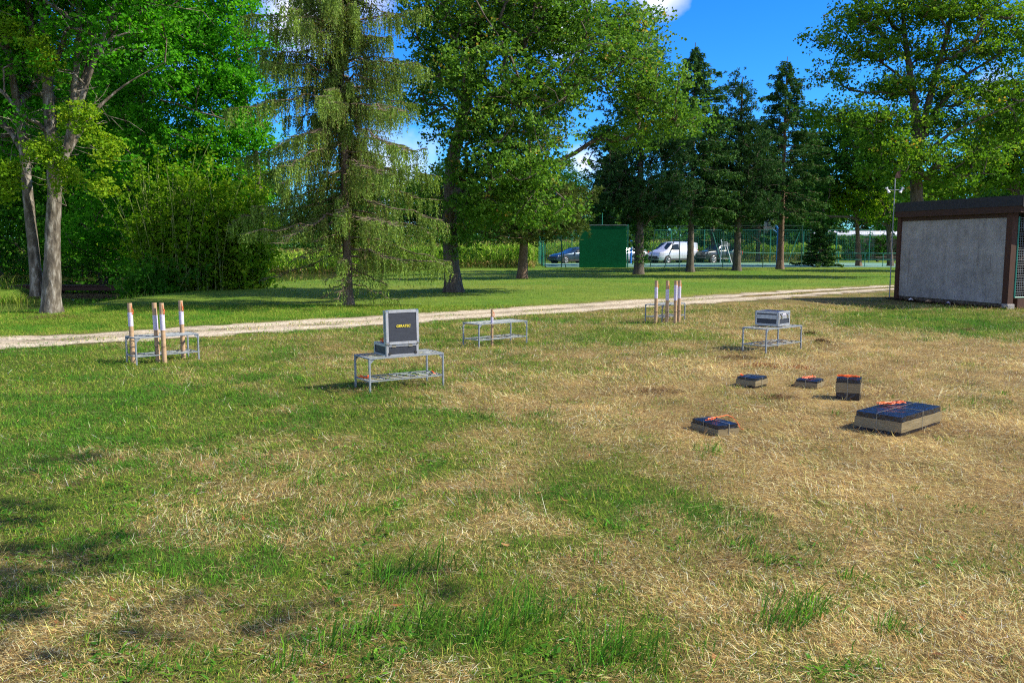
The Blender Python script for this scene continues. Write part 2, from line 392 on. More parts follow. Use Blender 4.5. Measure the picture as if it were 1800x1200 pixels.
def gravelmat():
    m, t, b, o = mat_new('pale_gravel')
    tc = t.nodes.new('ShaderNodeTexCoord')
    v = t.nodes.new('ShaderNodeTexVoronoi'); v.inputs['Scale'].default_value = 28; t.links.new(tc.outputs['Object'], v.inputs['Vector'])
    n = t.nodes.new('ShaderNodeTexNoise'); n.inputs['Scale'].default_value = 3; n.inputs['Detail'].default_value = 9; n.inputs['Roughness'].default_value = .75; t.links.new(tc.outputs['Object'], n.inputs['Vector'])
    r = ramp(t, [(.25, (.22, .18, .125)), (.42, (.42, .36, .27)), (.7, (.62, .55, .43))]); t.links.new(n.outputs[0], r.inputs[0])
    ra = t.nodes.new('ShaderNodeAttribute'); ra.attribute_name = 'col'
    r2 = ramp(t, [(0, (.6, .58, .55)), (1, (1.15, 1.15, 1.15))]); t.links.new(v.outputs['Color'], r2.inputs[0])
    mu = t.nodes.new('ShaderNodeMix'); mu.data_type = 'RGBA'; mu.blend_type = 'MULTIPLY'; mu.inputs[0].default_value = 1
    t.links.new(r.outputs[0], mu.inputs[6]); t.links.new(r2.outputs[0], mu.inputs[7])
    mu2 = t.nodes.new('ShaderNodeMix'); mu2.data_type = 'RGBA'; mu2.blend_type = 'MULTIPLY'; mu2.inputs[0].default_value = 1
    t.links.new(mu.outputs[2], mu2.inputs[6]); t.links.new(ra.outputs['Color'], mu2.inputs[7]); t.links.new(mu2.outputs[2], b.inputs['Base Color'])
    b.inputs['Roughness'].default_value = .95; b.inputs['Specular IOR Level'].default_value = .1
    bp = t.nodes.new('ShaderNodeBump'); bp.inputs['Strength'].default_value = .7; bp.inputs['Distance'].default_value = .02
    t.links.new(v.outputs['Distance'], bp.inputs['Height']); t.links.new(bp.outputs[0], b.inputs['Normal'])
    return m
M_gravel = gravelmat()
M_water, _t, _b, _o = mat_new('river_water')
_b.inputs['Base Color'].default_value = (.075, .105, .03, 1); _b.inputs['Roughness'].default_value = .04; _b.inputs['Specular IOR Level'].default_value = .45
_n = _t.nodes.new('ShaderNodeTexNoise'); _n.inputs['Scale'].default_value = 1.6; _n.inputs['Detail'].default_value = 3
_bp = _t.nodes.new('ShaderNodeBump'); _bp.inputs['Strength'].default_value = .035; _bp.inputs['Distance'].default_value = .05
_t.links.new(_n.outputs[0], _bp.inputs['Height']); _t.links.new(_bp.outputs[0], _b.inputs['Normal'])
M_court = surf('court_surface', (.10, .22, .15), (.13, .27, .19), 1.5, .8, .05)
def plastermat():
    m, t, b, o = mat_new('grey_render')
    tc = t.nodes.new('ShaderNodeTexCoord')
    n = t.nodes.new('ShaderNodeTexNoise'); n.inputs['Scale'].default_value = 1.7; n.inputs['Detail'].default_value = 12; n.inputs['Roughness'].default_value = .78
    t.links.new(tc.outputs['Object'], n.inputs['Vector'])
    mp = t.nodes.new('ShaderNodeMapping'); mp.inputs['Scale'].default_value = (6, 6, .45); t.links.new(tc.outputs['Object'], mp.inputs[0])
    n2 = t.nodes.new('ShaderNodeTexNoise'); n2.inputs['Scale'].default_value = 1.0; n2.inputs['Detail'].default_value = 8; n2.inputs['Roughness'].default_value = .8; t.links.new(mp.outputs[0], n2.inputs['Vector'])
    n4 = t.nodes.new('ShaderNodeTexNoise'); n4.inputs['Scale'].default_value = 34; n4.inputs['Detail'].default_value = 6; n4.inputs['Roughness'].default_value = .8; t.links.new(tc.outputs['Object'], n4.inputs['Vector'])
    def ma(a, k, c=None):
        q = t.nodes.new('ShaderNodeMath'); q.operation = 'MULTIPLY_ADD'; q.inputs[1].default_value = k; t.links.new(a, q.inputs[0])
        if c is None: q.inputs[2].default_value = 0
        else: t.links.new(c, q.inputs[2])
        return q.outputs[0]
    v = ma(n4.outputs[0], .55, ma(n2.outputs[0], .55, ma(n.outputs[0], 1.3)))
    mr = t.nodes.new('ShaderNodeMapRange'); mr.inputs[1].default_value = .85; mr.inputs[2].default_value = 1.55; t.links.new(v, mr.inputs[0])
    r = ramp(t, [(0, (.15, .147, .135)), (.5, (.31, .30, .28)), (1, (.45, .44, .41))]); t.links.new(mr.outputs[0], r.inputs[0]); t.links.new(r.outputs[0], b.inputs['Base Color'])
    b.inputs['Roughness'].default_value = .95; b.inputs['Specular IOR Level'].default_value = .1
    bp = t.nodes.new('ShaderNodeBump'); bp.inputs['Strength'].default_value = .8; bp.inputs['Distance'].default_value = .02
    t.links.new(n4.outputs[0], bp.inputs['Height']); t.links.new(bp.outputs[0], b.inputs['Normal'])
    return m
M_plaster = plastermat()

# ------------------------------------------------------------------ setting: ground, path, river, court
def axis(lo, a, b, hi, s):
    c = list(np.arange(a, b + 1e-6, s)); st = s; x = b
    while x < hi: st *= 1.25; x += st; c.append(x)
    st = s; x = a; pre = []
    while x > lo: st *= 1.25; x -= st; pre.append(x)
    return np.array(pre[::-1] + c)
gx = axis(-900, -26, 22, 900, .2); gy = axis(-300, 1.5, 62, 1500, .2)
X, Y = np.meshgrid(gx, gy); Z = gz(X, Y)
G = green(X, Y)
fine = fbm(X, Y, 2.5, 55, 3)
straw = np.array([.36, .25, .095]); dirt = np.array([.085, .052, .024]); grs = np.array([.065, .095, .016]); lwn = np.array([.085, .17, .016])
dp, sp_ = polydist(X, Y, PATH); farm = sstep(.3, 2.5, -sp_ * dp)[..., None]
near = dirt * (1 - fine[..., None]) + straw * fine[..., None]
col = near * (1 - G[..., None]) + grs * G[..., None]
ystr = np.array([.34, .28, .06])
lawnc = lwn * G[..., None] + ystr * (1 - G[..., None])
col = col * (1 - farm) + lawnc * farm
drv, _ = polydist(X, Y, RIVER); bankm = (1 - sstep(2.3, 3.0, drv))[..., None]
col = col * (1 - bankm) + np.array([.03, .045, .015]) * bankm
ny_, nx_ = X.shape
idx = np.arange(nx_ * ny_).reshape(ny_, nx_)
q = np.stack([idx[:-1, :-1], idx[:-1, 1:], idx[1:, 1:], idx[1:, :-1]], -1).reshape(-1, 4)
g = npmesh('ground', np.stack([X, Y, Z], -1).reshape(-1, 3), np.full(len(q), 4), q, M_ground, None, {'col': col.reshape(-1, 3)}, True)
tag(g, kind='structure')

def ribbon(pts, n, fl, fr, z0, name, mat):
    """strip along a polyline with its own ragged left and right offsets"""
    P_ = np.array(pts, float); seg = np.hypot(*np.diff(P_, axis=0).T); s = np.concatenate([[0], np.cumsum(seg)])
    t = np.linspace(0, s[-1], n); cx = np.interp(t, s, P_[:, 0]); cy = np.interp(t, s, P_[:, 1])
    k = max(3, n // 120); ker = np.ones(2 * k + 1) / (2 * k + 1)
    cx = np.convolve(np.pad(cx, k, 'edge'), ker, 'valid'); cy = np.convolve(np.pad(cy, k, 'edge'), ker, 'valid')
    dx = np.gradient(cx); dy = np.gradient(cy); L = np.hypot(dx, dy); nx, ny = -dy / L, dx / L
    a = fl(t, cx); b = fr(t, cx); m = 15; vs = []; cc = []
    for j in range(m):
        w = a + (b - a) * j / (m - 1); x = cx + nx * w; y = cy + ny * w; vs.append(np.stack([x, y, gz(x, y) + z0], -1)); rt = abs(abs(w) - .62) < 9; ww = np.exp(-((abs(w) - .6) / .22) ** 2); e_ = np.minimum(abs(w - a), abs(w - b)); k_ = (.98 + .22 * ww - .3 * (fbm(x, y, 1.1, 400, 4) > .56) * (1 - ww * .6) - .3 * np.exp(-e_ / .07)).clip(.4, 1.25); cc.append(np.stack([k_, k_ * (.97 + .03 * ww), k_ * (.9 + .1 * ww)], -1))
    V = np.stack(vs, 1); idx = np.arange(n * m).reshape(n, m)
    q = np.stack([idx[:-1, :-1], idx[:-1, 1:], idx[1:, 1:], idx[1:, :-1]], -1).reshape(-1, 4)
    return npmesh(name, V.reshape(-1, 3), np.full(len(q), 4), q, mat, None, {'col': np.stack(cc, 1).reshape(-1, 3)}, True)
PW = 1.22
def rag(t, s, a=.45): return (fbm(t, t * 0, 1.6, s, 4) - .5) * a * 2
# two wheel tracks that part round a strip of grass towards the shed
def gapf(x): return .26 * sstep(6.8, 8.3, x) 
o1 = ribbon(PATH, 1500, lambda t, x: PW - .06 + rag(t, 3), lambda t, x: 0 + gapf(x) * (1 + rag(t, 13, .8)), .007, 'gravel_path', M_gravel); tag(o1, kind='structure')
o2 = ribbon(PATH, 1500, lambda t, x: 0 - gapf(x) * (1 + rag(t, 14, .8)), lambda t, x: -PW + .06 + rag(t, 4), .007, 'gravel_path', M_gravel); tag(o2, kind='structure')
#rw
V = [(-90, 0, 0), (-11.5, 14, 0), (-11.5, 60, 0), (-20, 110, 0), (-90, 110, 0)]
me = bpy.data.meshes.new('river_water'); me.from_pydata([(x, y, -.38) for x, y, _ in V], [], [(0, 1, 2, 3, 4)]); me.materials.append(M_water)
wtr = bpy.data.objects.new('river_water', me); COL.objects.link(wtr); tag(wtr, kind='structure')

# ------------------------------------------------------------------ grass (blades as real geometry)
def blades(p, az, lean, L, w, curl, colr):
    """5-vertex blades: p Nx3 base, az azimuth, lean angle from vertical, curl extra lean at tip"""
    n = len(p); d = np.stack([np.cos(az), np.sin(az), 0 * az], -1); sd = np.stack([-np.sin(az), np.cos(az), 0 * az], -1)
    tw = rng.uniform(-1, 1, n)[:, None]; sd2 = sd * (1 - abs(tw)) + d * tw; sd2 /= np.linalg.norm(sd2, axis=1)[:, None]
    up = np.array([0, 0, 1.0])
    m = p + (d * np.sin(lean)[:, None] + up * np.cos(lean)[:, None]) * (L * .55)[:, None]
    l2 = lean + curl
    tip = m + (d * np.sin(l2)[:, None] + up * np.cos(l2)[:, None]) * (L * .45)[:, None]
    hw = (w * .5)[:, None]
    V = np.stack([p - sd2 * hw, p + sd2 * hw, m + sd2 * hw * .8, m - sd2 * hw * .8, tip], 1).reshape(-1, 3)
    V[:, 2] = np.maximum(V[:, 2], np.repeat(p[:, 2], 5) + .0005)
    b = np.arange(n) * 5
    fq = np.stack([b, b + 1, b + 2, b + 3], -1); ft = np.stack([b + 3, b + 2, b + 4], -1)
    faces = np.concatenate([fq, ft], 1).ravel(); lp = np.tile([4, 3], n)
    c = np.repeat(colr, 5, axis=0)
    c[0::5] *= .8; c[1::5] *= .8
    return V, lp, faces, c
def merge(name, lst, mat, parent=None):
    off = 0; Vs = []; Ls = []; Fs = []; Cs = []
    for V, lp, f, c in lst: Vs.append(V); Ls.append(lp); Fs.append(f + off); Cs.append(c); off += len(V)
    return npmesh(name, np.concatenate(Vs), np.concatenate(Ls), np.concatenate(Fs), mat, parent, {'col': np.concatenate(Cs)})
def scatter(n, d0, d1, expo, wide=.66):
    u = rng.random(n); k = 2 - expo
    d = (d0 ** k + u * (d1 ** k - d0 ** k)) ** (1 / k)
    a = rng.uniform(-wide, wide, n)
    return a * d * 1.0, d
def pal(n, cols, k=.35):
    cols = np.array(cols); c = cols[rng.integers(0, len(cols), n)].copy(); c[:, 1:] *= np.where(c[:, :1] > c[:, 1:2], 1, 1) * np.array([.975, .93])
    return np.clip(c * (1 + rng.normal(0, k, (n, 1))).clip(.35, 1.9) * (1 + rng.normal(0, .06, (n, 3))), 0, .85)
STRAW = [(.80, .61, .24), (.85, .71, .34), (.66, .47, .17), (.36, .22, .08), (.80, .63, .22), (.85, .80, .50), (.48, .32, .12), (.26, .155, .06)]
GRN = [(.115, .26, .02), (.16, .30, .025), (.09, .21, .018), (.23, .33, .04), (.36, .37, .075)]
GRND = [(.05, .17, .018), (.075, .22, .02), (.12, .28, .024)]
foot = []   # footprints to keep clear: (x, y, radius)
lst = []
BOXES = [(*P(1583.5, 767)[:2], R(41), .83, .43), (*P(1511, 704.5)[:2], R(64), .26, .25), (*P(1436.3, 682)[:2], R(54), .28, .26), (*P(1327.4, 683.5)[:2], R(46), .30, .25), (*P(1262.7, 764)[:2], R(27), .235, .38)]
def ok(x, y):
    d, s = polydist(x, y, PATH)
    e = PW - .10 + (fbm(x, y, 2.0, 71, 3) - .5) * .7
    inside = d < e
    mid = (d < .2 * sstep(6.8, 8.3, x) + (fbm(x, y, 1.5, 72, 2) - .5) * .15)
    r, _ = polydist(x, y, RIVER)
    return (~inside | mid) & (r > 2.75) & (rng.random(x.shape) < np.where(inside & ~mid, 0, 1))
def field(n, d0, d1, expo):
    x, y = scatter(n, d0, d1, expo); m = ok(x, y); x, y = x[m], y[m]; n = len(x)
    for (bx_, by_, byaw, bw, bd) in BOXES:
        dx_, dy_ = x - bx_, y - by_; lx = dx_ * math.cos(byaw) + dy_ * math.sin(byaw); ly = -dx_ * math.sin(byaw) + dy_ * math.cos(byaw)
        near = (lx > -.09) & (lx < bw + .09) & (ly > -.09) & (ly < bd + .09); k_ = ~near | (rng.random(len(x)) < .12); inner = (lx > -.01) & (lx < bw + .01) & (ly > -.01) & (ly < bd + .01); k_ &= ~inner
        x, y = x[k_], y[k_]
    n = len(x)
    g = green(x, y); sc = (y / 4.0) ** .45
    isg = rng.random(n) < np.clip(.04 + g * 1.15, .04, .93)
    dpt, sg = polydist(x, y, PATH); lawn = (-sg * dpt) > .3
    # straw
    k = (~isg) & ~lawn; xs, ys = x[k], y[k]; m_ = len(xs)
    thin = fbm(xs, ys, 1.6, 91, 3)
    kk = rng.random(m_) < .45 + thin * .9; xs, ys = xs[kk], ys[kk]; m_ = len(xs); s = sc[k][kk]
    p = np.stack([xs, ys, gz(xs, ys) + rng.uniform(0, .022, m_)], -1)
    swirl = fbm(xs, ys, .8, 61, 2) * 9
    az = swirl + rng.normal(0, 1.1, m_)
    stand = rng.random(m_) < .12
    lean = np.where(stand, rng.uniform(.5, 1.1, m_), rng.uniform(1.25, 1.62, m_))
    L = rng.gamma(4, .0112, m_) * s; w = rng.uniform(.0014, .0029, m_) * s
    tone = (.50 + 1.30 * fbm(xs, ys, 1.5, 81, 4))[:, None].clip(.45, 1.35)
    lst.append(blades(p, az, lean, L, w, rng.normal(.05, .35, m_), pal(m_, STRAW) * tone))
    # green
    k = isg | lawn; xs, ys = x[k], y[k]; m_ = len(xs); s = sc[k]; lw = lawn[k]
    p = np.stack([xs, ys, gz(xs, ys)], -1)
    tall = fbm(xs, ys, 1.4, 101, 3)
    L = np.where(lw, rng.uniform(.02, .045, m_), rng.gamma(4, .0085, m_) * (.35 + .9 * tall)) * s
    lean = rng.uniform(.2, 1.35, m_); w = rng.uniform(.0020, .0040, m_) * s
    az = fbm(xs, ys, .6, 62, 2) * 6 + rng.normal(0, 1.4, m_)
    dark = (tall > .6)
    c = np.where(dark[:, None], pal(m_, GRND, .25), pal(m_, GRN, .25))
    yel = rng.random(m_) > green(xs, ys) + .25
    c = np.where(yel[:, None], pal(m_, STRAW) * .8, c)
    lst.append(blades(p, az, lean, L, w, rng.normal(.4, .3, m_), c))
field(740000, 2.7, 24, 1.55)
field(70000, 20, 62, 1.0)
n = 9000; t_ = rng.random(n); xx_ = rng.uniform(-10, 18, n); PA = np.array(PATH); yy_ = np.interp(xx_, PA[:, 0], PA[:, 1]) + rng.normal(0, .5, n); kk_ = fbm(xx_, yy_, 1.3, 500, 3) > .57; xx_, yy_ = xx_[kk_], yy_[kk_]; n = len(xx_)
lst.append(blades(np.stack([xx_, yy_, gz(xx_, yy_)], -1), rng.uniform(0, 6.28, n), rng.uniform(.3, 1.4, n), rng.uniform(.03, .07, n), rng.uniform(.008, .016, n), rng.normal(.3, .3, n), pal(n, GRN + STRAW[:2], .2)))
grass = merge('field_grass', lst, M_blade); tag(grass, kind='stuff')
# taller green tufts standing in the cut grass
lst = []
TUFT = [(575, 915, 60, .22), (700, 1035, 90, .2), (745, 1000, 70, .24), (660, 1025, 60, .17), (590, 1140, 80, .2), (650, 1120, 90, .2), (765, 1105, 60, .24), (900, 1100, 70, .26), (880, 1130, 80, .2), (960, 1090, 40, .24),
        (1060, 1165, 90, .22), (1100, 1150, 80, .2), (1400, 1095, 90, .2), (1370, 1100, 50, .18), (1430, 1080, 50, .2), (1250, 795, 45, .16), (1235, 790, 25, .14), (670, 940, 40, .17), (715, 660, 70, .12), (700, 662, 40, .1), (530, 860, 60, .15), (380, 800, 60, .13), (500, 830, 60, .12),
        (470, 715, 50, .12), (520, 1170, 60, .2), (820, 1000, 30, .2), (1310, 960, 50, .12), (1560, 1110, 60, .14), (1700, 900, 30, .09), (1180, 870, 40, .1), (250, 1180, 50, .14), (130, 700, 60, .1), (620, 730, 60, .12), (430, 690, 60, .11),
        (560, 855, 50, .16), (700, 745, 70, .1), (1140, 590, 90, .12), (1090, 600, 90, .1), (1050, 985, 40, .14), (1330, 985, 40, .1), (300, 1020, 50, .12), (1155, 1180, 50, .2), (400, 700, 80, .12), (110, 830, 60, .1), (200, 940, 50, .1), (1490, 1020, 40, .12)]
for i in range(430):
    u = rng.uniform(0, 1800); v = rng.uniform(640, 1190); p_ = P(u, v)
    if rng.random() < green(np.array([p_.x]), np.array([p_.y]))[0] * .8 + .06: TUFT.append((u, v, int(rng.uniform(10, 30)), rng.uniform(.04, .11)))
for ti, (u, v, n, h) in enumerate(TUFT):
    c = P(u, v); n = int(n * (.8 if ti < 20 else .8)); h = h * (1.0 if ti < 20 else .85); r = .028 + .02 * h / .1
    x = c.x + rng.normal(0, r, n); y = c.y + rng.normal(0, r * .8, n)
    p = np.stack([x, y, gz(x, y)], -1); wind = rng.normal(.3, .9, n)
    L = h * rng.uniform(.45, 1.2, n)
    lst.append(blades(p, wind, rng.uniform(.05, 1.0, n), L, rng.uniform(.0035, .0065, n), rng.uniform(.1, 1.1, n), pal(n, GRND + GRN[:1], .22) * 1.15))
# low broad-leaved weeds (clover, dandelion)
n = 5000; x, y = scatter(n, 3, 16, 1.2); k = green(x, y) > .42; x, y = x[k], y[k]; n = len(x)
k = fbm(x, y, 1.2, 131, 2) > .5; x, y = x[k], y[k]; n = len(x)
for rep in range(5):
    a = rng.uniform(0, 6.28, n); xx = x + rng.normal(0, .03, n); yy = y + rng.normal(0, .03, n)
    p = np.stack([xx, yy, gz(xx, yy) + .01], -1)
    lst.append(blades(p, a, rng.uniform(.9, 1.5, n), rng.uniform(.02, .05, n), rng.uniform(.012, .022, n), rng.uniform(0, .3, n), pal(n, GRND, .2)))
tf = merge('grass_tufts', lst, M_blade); tag(tf, kind='stuff')
# fallen leaves, few and brown
n = 260; x, y = scatter(n, 3, 14, 1.2); p = np.stack([x, y, gz(x, y) + .015], -1)
lv = merge('fallen_leaves', [blades(p, rng.uniform(0, 6.28, n), rng.uniform(1.3, 1.6, n), rng.uniform(.03, .06, n), rng.uniform(.02, .035, n), rng.normal(0, .4, n), pal(n, [(.32, .13, .05), (.4, .2, .08), (.16, .08, .04)]))], M_blade); tag(lv, kind='stuff')
# dark heaps of hay and reddish scattered duff
lst = []
for (u, v, r, h, cc, m) in [(1442, 600, .16, .06, (.15, .10, .05), 700), (1425, 587, .1, .05, (.16, .11, .05), 400), (1340, 641, .35, .012, (.33, .12, .06), 500), (1410, 645, .2, .012, (.35, .12, .05), 250), (1300, 628, .3, .02, (.16, .10, .05), 500), (1370, 700, .2, .03, (.26, .17, .09), 400),
                            (95, 558, .9, .05, (.20, .13, .07), 1500), (1700, 580, .2, .03, (.16, .10, .05), 300), (1150, 690, .3, .03, (.22, .14, .07), 500)]:
    c = P(u, v); x = c.x + rng.normal(0, r * .6, m); y = c.y + rng.normal(0, r * .4, m)
    hh = h * np.exp(-((x - c.x) ** 2 + (y - c.y) ** 2) / (r * r * .4))
    p = np.stack([x, y, gz(x, y) + rng.random(m) * hh], -1)
    lst.append(blades(p, rng.uniform(0, 6.28, m), rng.uniform(1.0, 1.6, m), rng.uniform(.04, .11, m), rng.uniform(.005, .009, m), rng.normal(.1, .3, m), pal(m, [cc, tuple(k * .7 for k in cc)])))
hh_ = merge('dark_hay_patches', lst, M_blade); tag(hh_, kind='stuff')
#PART2
# ------------------------------------------------------------------ trees
def frusta(a, b, ra, rb, sides):
    """batch of tapered branch segments"""
    n = len(a); d = b - a; L = np.linalg.norm(d, axis=1); L[L < 1e-6] = 1e-6; d = d / L[:, None]
    ref = np.tile([.31, .17, .93], (n, 1)); flat = abs((d * ref).sum(1)) > .93; ref[flat] = [1, 0, 0]
    s = np.cross(d, ref); s /= np.linalg.norm(s, axis=1)[:, None]; t = np.cross(d, s)
    an = np.arange(sides) * 2 * math.pi / sides
    ring = s[:, None, :] * np.cos(an)[None, :, None] + t[:, None, :] * np.sin(an)[None, :, None]
    V = np.concatenate([a[:, None] + ring * ra[:, None, None], b[:, None] + ring * rb[:, None, None]], 1)
    k = np.arange(sides); k2 = (k + 1) % sides
    f = np.stack([k, k2, k2 + sides, k + sides], -1)[None] + (np.arange(n) * 2 * sides)[:, None, None]
    return V.reshape(-1, 3), f.reshape(-1, 4)
def joinq(parts):
    off = 0; Vs = []; Fs = []
    for V, f in parts: Vs.append(V); Fs.append(f + off); off += len(V)
    return np.concatenate(Vs), np.concatenate(Fs)
def trunk_mesh(pts, rad, sides=18, flare=.3, rough=.07, seed=0):
    """trunk with a root flare and uneven bark outline"""
    pts = np.array(pts, float); s = np.concatenate([[0], np.cumsum(np.linalg.norm(np.diff(pts, axis=0), axis=1))])
    n = max(8, int(s[-1] / .22)); t = np.linspace(0, s[-1], n)
    C = np.stack([np.interp(t, s, pts[:, i]) for i in range(3)], -1)
    k = np.array([.25, .5, .25])
    for _ in range(4): C[1:-1] = C[:-2] * .25 + C[1:-1] * .5 + C[2:] * .25
    r = np.interp(t, s, rad) * (1 + flare * np.exp(-t / .35))
    an = np.arange(sides) * 2 * math.pi / sides
    wob = 1 + rough * 2 * (fbm(an[None, :] * 2.5 + seed * 7, t[:, None] * 1.3, 1.0, 200 + seed, 3) - .5) + flare * .35 * np.exp(-t / .3)[:, None] * np.cos(an * 5 + seed)[None, :]
    wob = wob + rough * 1.1 * (vnoise(np.tile(np.arange(sides)[None] * 1.7, (n, 1)), t[:, None] * 4 + 0 * an[None], 300 + seed) - .5)
    V = C[:, None, :] + np.stack([np.cos(an)[None] * r[:, None] * wob, np.sin(an)[None] * r[:, None] * wob, 0 * wob], -1)
    idx = np.arange(n * sides).reshape(n, sides); nx = np.roll(idx, -1, axis=1)
    q = np.stack([idx[:-1], nx[:-1], nx[1:], idx[1:]], -1).reshape(-1, 4)
    return V.reshape(-1, 3), q
def grow(trunks, targets, r_tip=.010, r_base=.25, rise=.45, seed=0, bend=.35, jit=.06, step=.6, keys=10, trads=None):
    """space-filling branching: each target is joined to the best node of the tree so far"""
    rg = np.random.default_rng(seed)
    nodes = []; par = []; dirs = []; istr = []; rlim = []
    for ti_, tp in enumerate(trunks):
        tr_ = trads[ti_] if trads else [9.] * len(tp)
        tp = [np.array(p, float) for p in tp]; prev = -1
        for i in range(len(tp) - 1):
            m = max(1, int(np.linalg.norm(tp[i + 1] - tp[i]) / .5)); d = (tp[i + 1] - tp[i]); d = d / np.linalg.norm(d)
            for j in range(m):
                rlim.append(tr_[i] + (tr_[i + 1] - tr_[i]) * j / m); nodes.append(tp[i] + (tp[i + 1] - tp[i]) * j / m); par.append(prev); dirs.append(d); istr.append(True); prev = len(nodes) - 1
        rlim.append(tr_[-1]); nodes.append(tp[-1]); par.append(prev); dirs.append(d); istr.append(True)
    base0 = nodes[0].copy(); nt0 = len(nodes)
    T = np.array(targets); axis = np.hypot(T[:, 0] - base0[0], T[:, 1] - base0[1])
    # key limbs first
    order = []; rem = list(range(len(T)))
    first = rg.choice(len(T), min(keys * 6, len(T)), replace=False)
    chosen = [first[np.argmax(axis[first])]]
    while len(chosen) < min(keys, len(first)):
        dd = np.min(np.linalg.norm(T[first][:, None] - T[chosen][None], axis=2), axis=1); chosen.append(first[np.argmax(dd)])
    rest = [i for i in rem if i not in set(chosen)]; rest.sort(key=lambda i: axis[i] + rg.random() * 1.5)
    tips = []
    NA = np.array(nodes)
    for ti in list(chosen) + rest:
        t = T[ti]; d = t - NA; dist = np.linalg.norm(d, axis=1); hd = np.hypot(d[:, 0], d[:, 1])
        pen = np.maximum(0, NA[:, 2] + rise * hd - t[2]) * .9
        low = np.where(NA[:, 2] < base0[2] + trunk_clear, 50, 0)
        c = int(np.argmin(dist + pen + low)); L = dist[c]
        if L < .15: tips.append(c); continue
        m = max(2, int(L / step)); ctrl = NA[c] * .6 + t * .4 + dirs[c] * min(L, 1.6) * bend + np.array([0, 0, rise * .1 * min(L, 3)])
        prev = c; add = []
        for j in range(1, m + 1):
            f = j / m; p = NA[c] * (1 - f) ** 2 + 2 * ctrl * f * (1 - f) + t * f * f
            if j < m: p = p + rg.normal(0, jit * min(L, 2), 3)
            dd = p - (nodes[prev]); dd = dd / max(np.linalg.norm(dd), 1e-6)
            nodes.append(p); par.append(prev); dirs.append(dd); istr.append(False); prev = len(nodes) - 1; add.append(p)
        tips.append(prev); NA = np.vstack([NA, np.array(add)])
    cnt = np.zeros(len(nodes))
    for t in tips: cnt[t] += 1
    for i in range(len(nodes) - 1, -1, -1):
        if par[i] >= 0: cnt[par[i]] += cnt[i]
    N_ = max(cnt.max(), 2); ex = math.log(r_base / r_tip) / math.log(N_)
    r = r_tip * np.maximum(cnt, 1) ** ex; r = np.minimum(r, r_base * .75)
    for i in range(nt0, len(nodes)): rlim.append(rlim[par[i]]); r[i] = min(r[i], rlim[i] * .8 + .004)
    A = []; B = []; ra = []; rb = []
    for i in range(nt0, len(nodes)):
        p = par[i]; A.append(nodes[p]); B.append(nodes[i]); ra.append(min(r[p], r[i] * 1.35)); rb.append(r[i])
    return np.array(A), np.array(B), np.array(ra), np.array(rb), np.array([nodes[t] for t in tips])
trunk_clear = 1.5
def leaves(centers, per, spread, size, seed=0, flat=.6, tilt=1.1, bias=None):
    rg = np.random.default_rng(seed); n = len(centers) * per
    k_ = 9; ns = -(-per // k_); sc_ = np.repeat(centers, ns, axis=0) + rg.normal(0, 1, (len(centers) * ns, 3)) * np.array([spread, spread, spread * flat])
    c = np.repeat(sc_.reshape(len(centers), ns, 3), k_, axis=1)[:, :per].reshape(-1, 3)
    p = c + rg.normal(0, 1, (n, 3)) * np.array([size * .85, size * .85, size * .5])
    twig_tone = np.repeat(rg.normal(0, .13, (len(centers), ns)), k_, axis=1)[:, :per].reshape(-1)  # random tone per leaf cluster
    nrm = rg.normal(0, tilt, (n, 3)) + np.array([0, 0, 1.0]); nrm /= np.linalg.norm(nrm, axis=1)[:, None]
    a = rg.normal(0, 1, (n, 3)); a -= nrm * (a * nrm).sum(1)[:, None]; a /= np.linalg.norm(a, axis=1)[:, None]
    b = np.cross(nrm, a); L = (size * rg.uniform(.6, 1.25, n))[:, None]
    fold = nrm * L * rg.uniform(.05, .28, (n, 1))
    V = np.stack([p - a * L * .5, p + b * L * .42 + fold, p + a * L * .5, p - b * L * .42 + fold], 1).reshape(-1, 3)
    i = np.arange(n) * 4; F_ = np.stack([np.stack([i, i + 1, i + 2], -1), np.stack([i, i + 2, i + 3], -1)], 1).reshape(-1, 3)
    cl = np.repeat(rg.normal(0, .16, len(centers)), per)
    rnd = np.clip(.45 + cl * .8 + twig_tone + rg.normal(0, .12, n) + (0 if bias is None else np.repeat(bias, per)), 0, 1)
    return V, F_, np.repeat(rnd, 4)
def blobs_to_targets(blobs, D, n, seed, shell=.45):
    """blobs given as (u, v, ru, rv[, depth offset, depth radius]) at distance D -> points in real space"""
    rg = np.random.default_rng(seed); out = []; vol = []
    E = []
    for b in blobs:
        u, v, ru, rv = b[:4]; do = b[4] if len(b) > 4 else 0; dr = b[5] if len(b) > 5 else None
        c = W(u, v, D + do); rx = ru / F * (D + do); rz = rv / F * (D + do); ry = dr if dr else min(rx * 1.1, 3.2)
        E.append((np.array(c), np.array([rx, ry, rz]))); vol.append((rx * ry * rz) ** .7)
    vol = np.array(vol) / sum(vol)
    for (c, r), w in zip(E, vol):
        m = max(3, int(n * w)); d = rg.normal(0, 1, (m, 3)); d /= np.linalg.norm(d, axis=1)[:, None]
        k = rg.random(m) ** shell; out.append(c + d * r * k[:, None])
    return np.concatenate(out)
def tri_mesh(name, V, T_, rnd, mat, parent): return npmesh(name, V, np.full(len(T_), 3), T_, mat, parent, {'rnd': rnd})
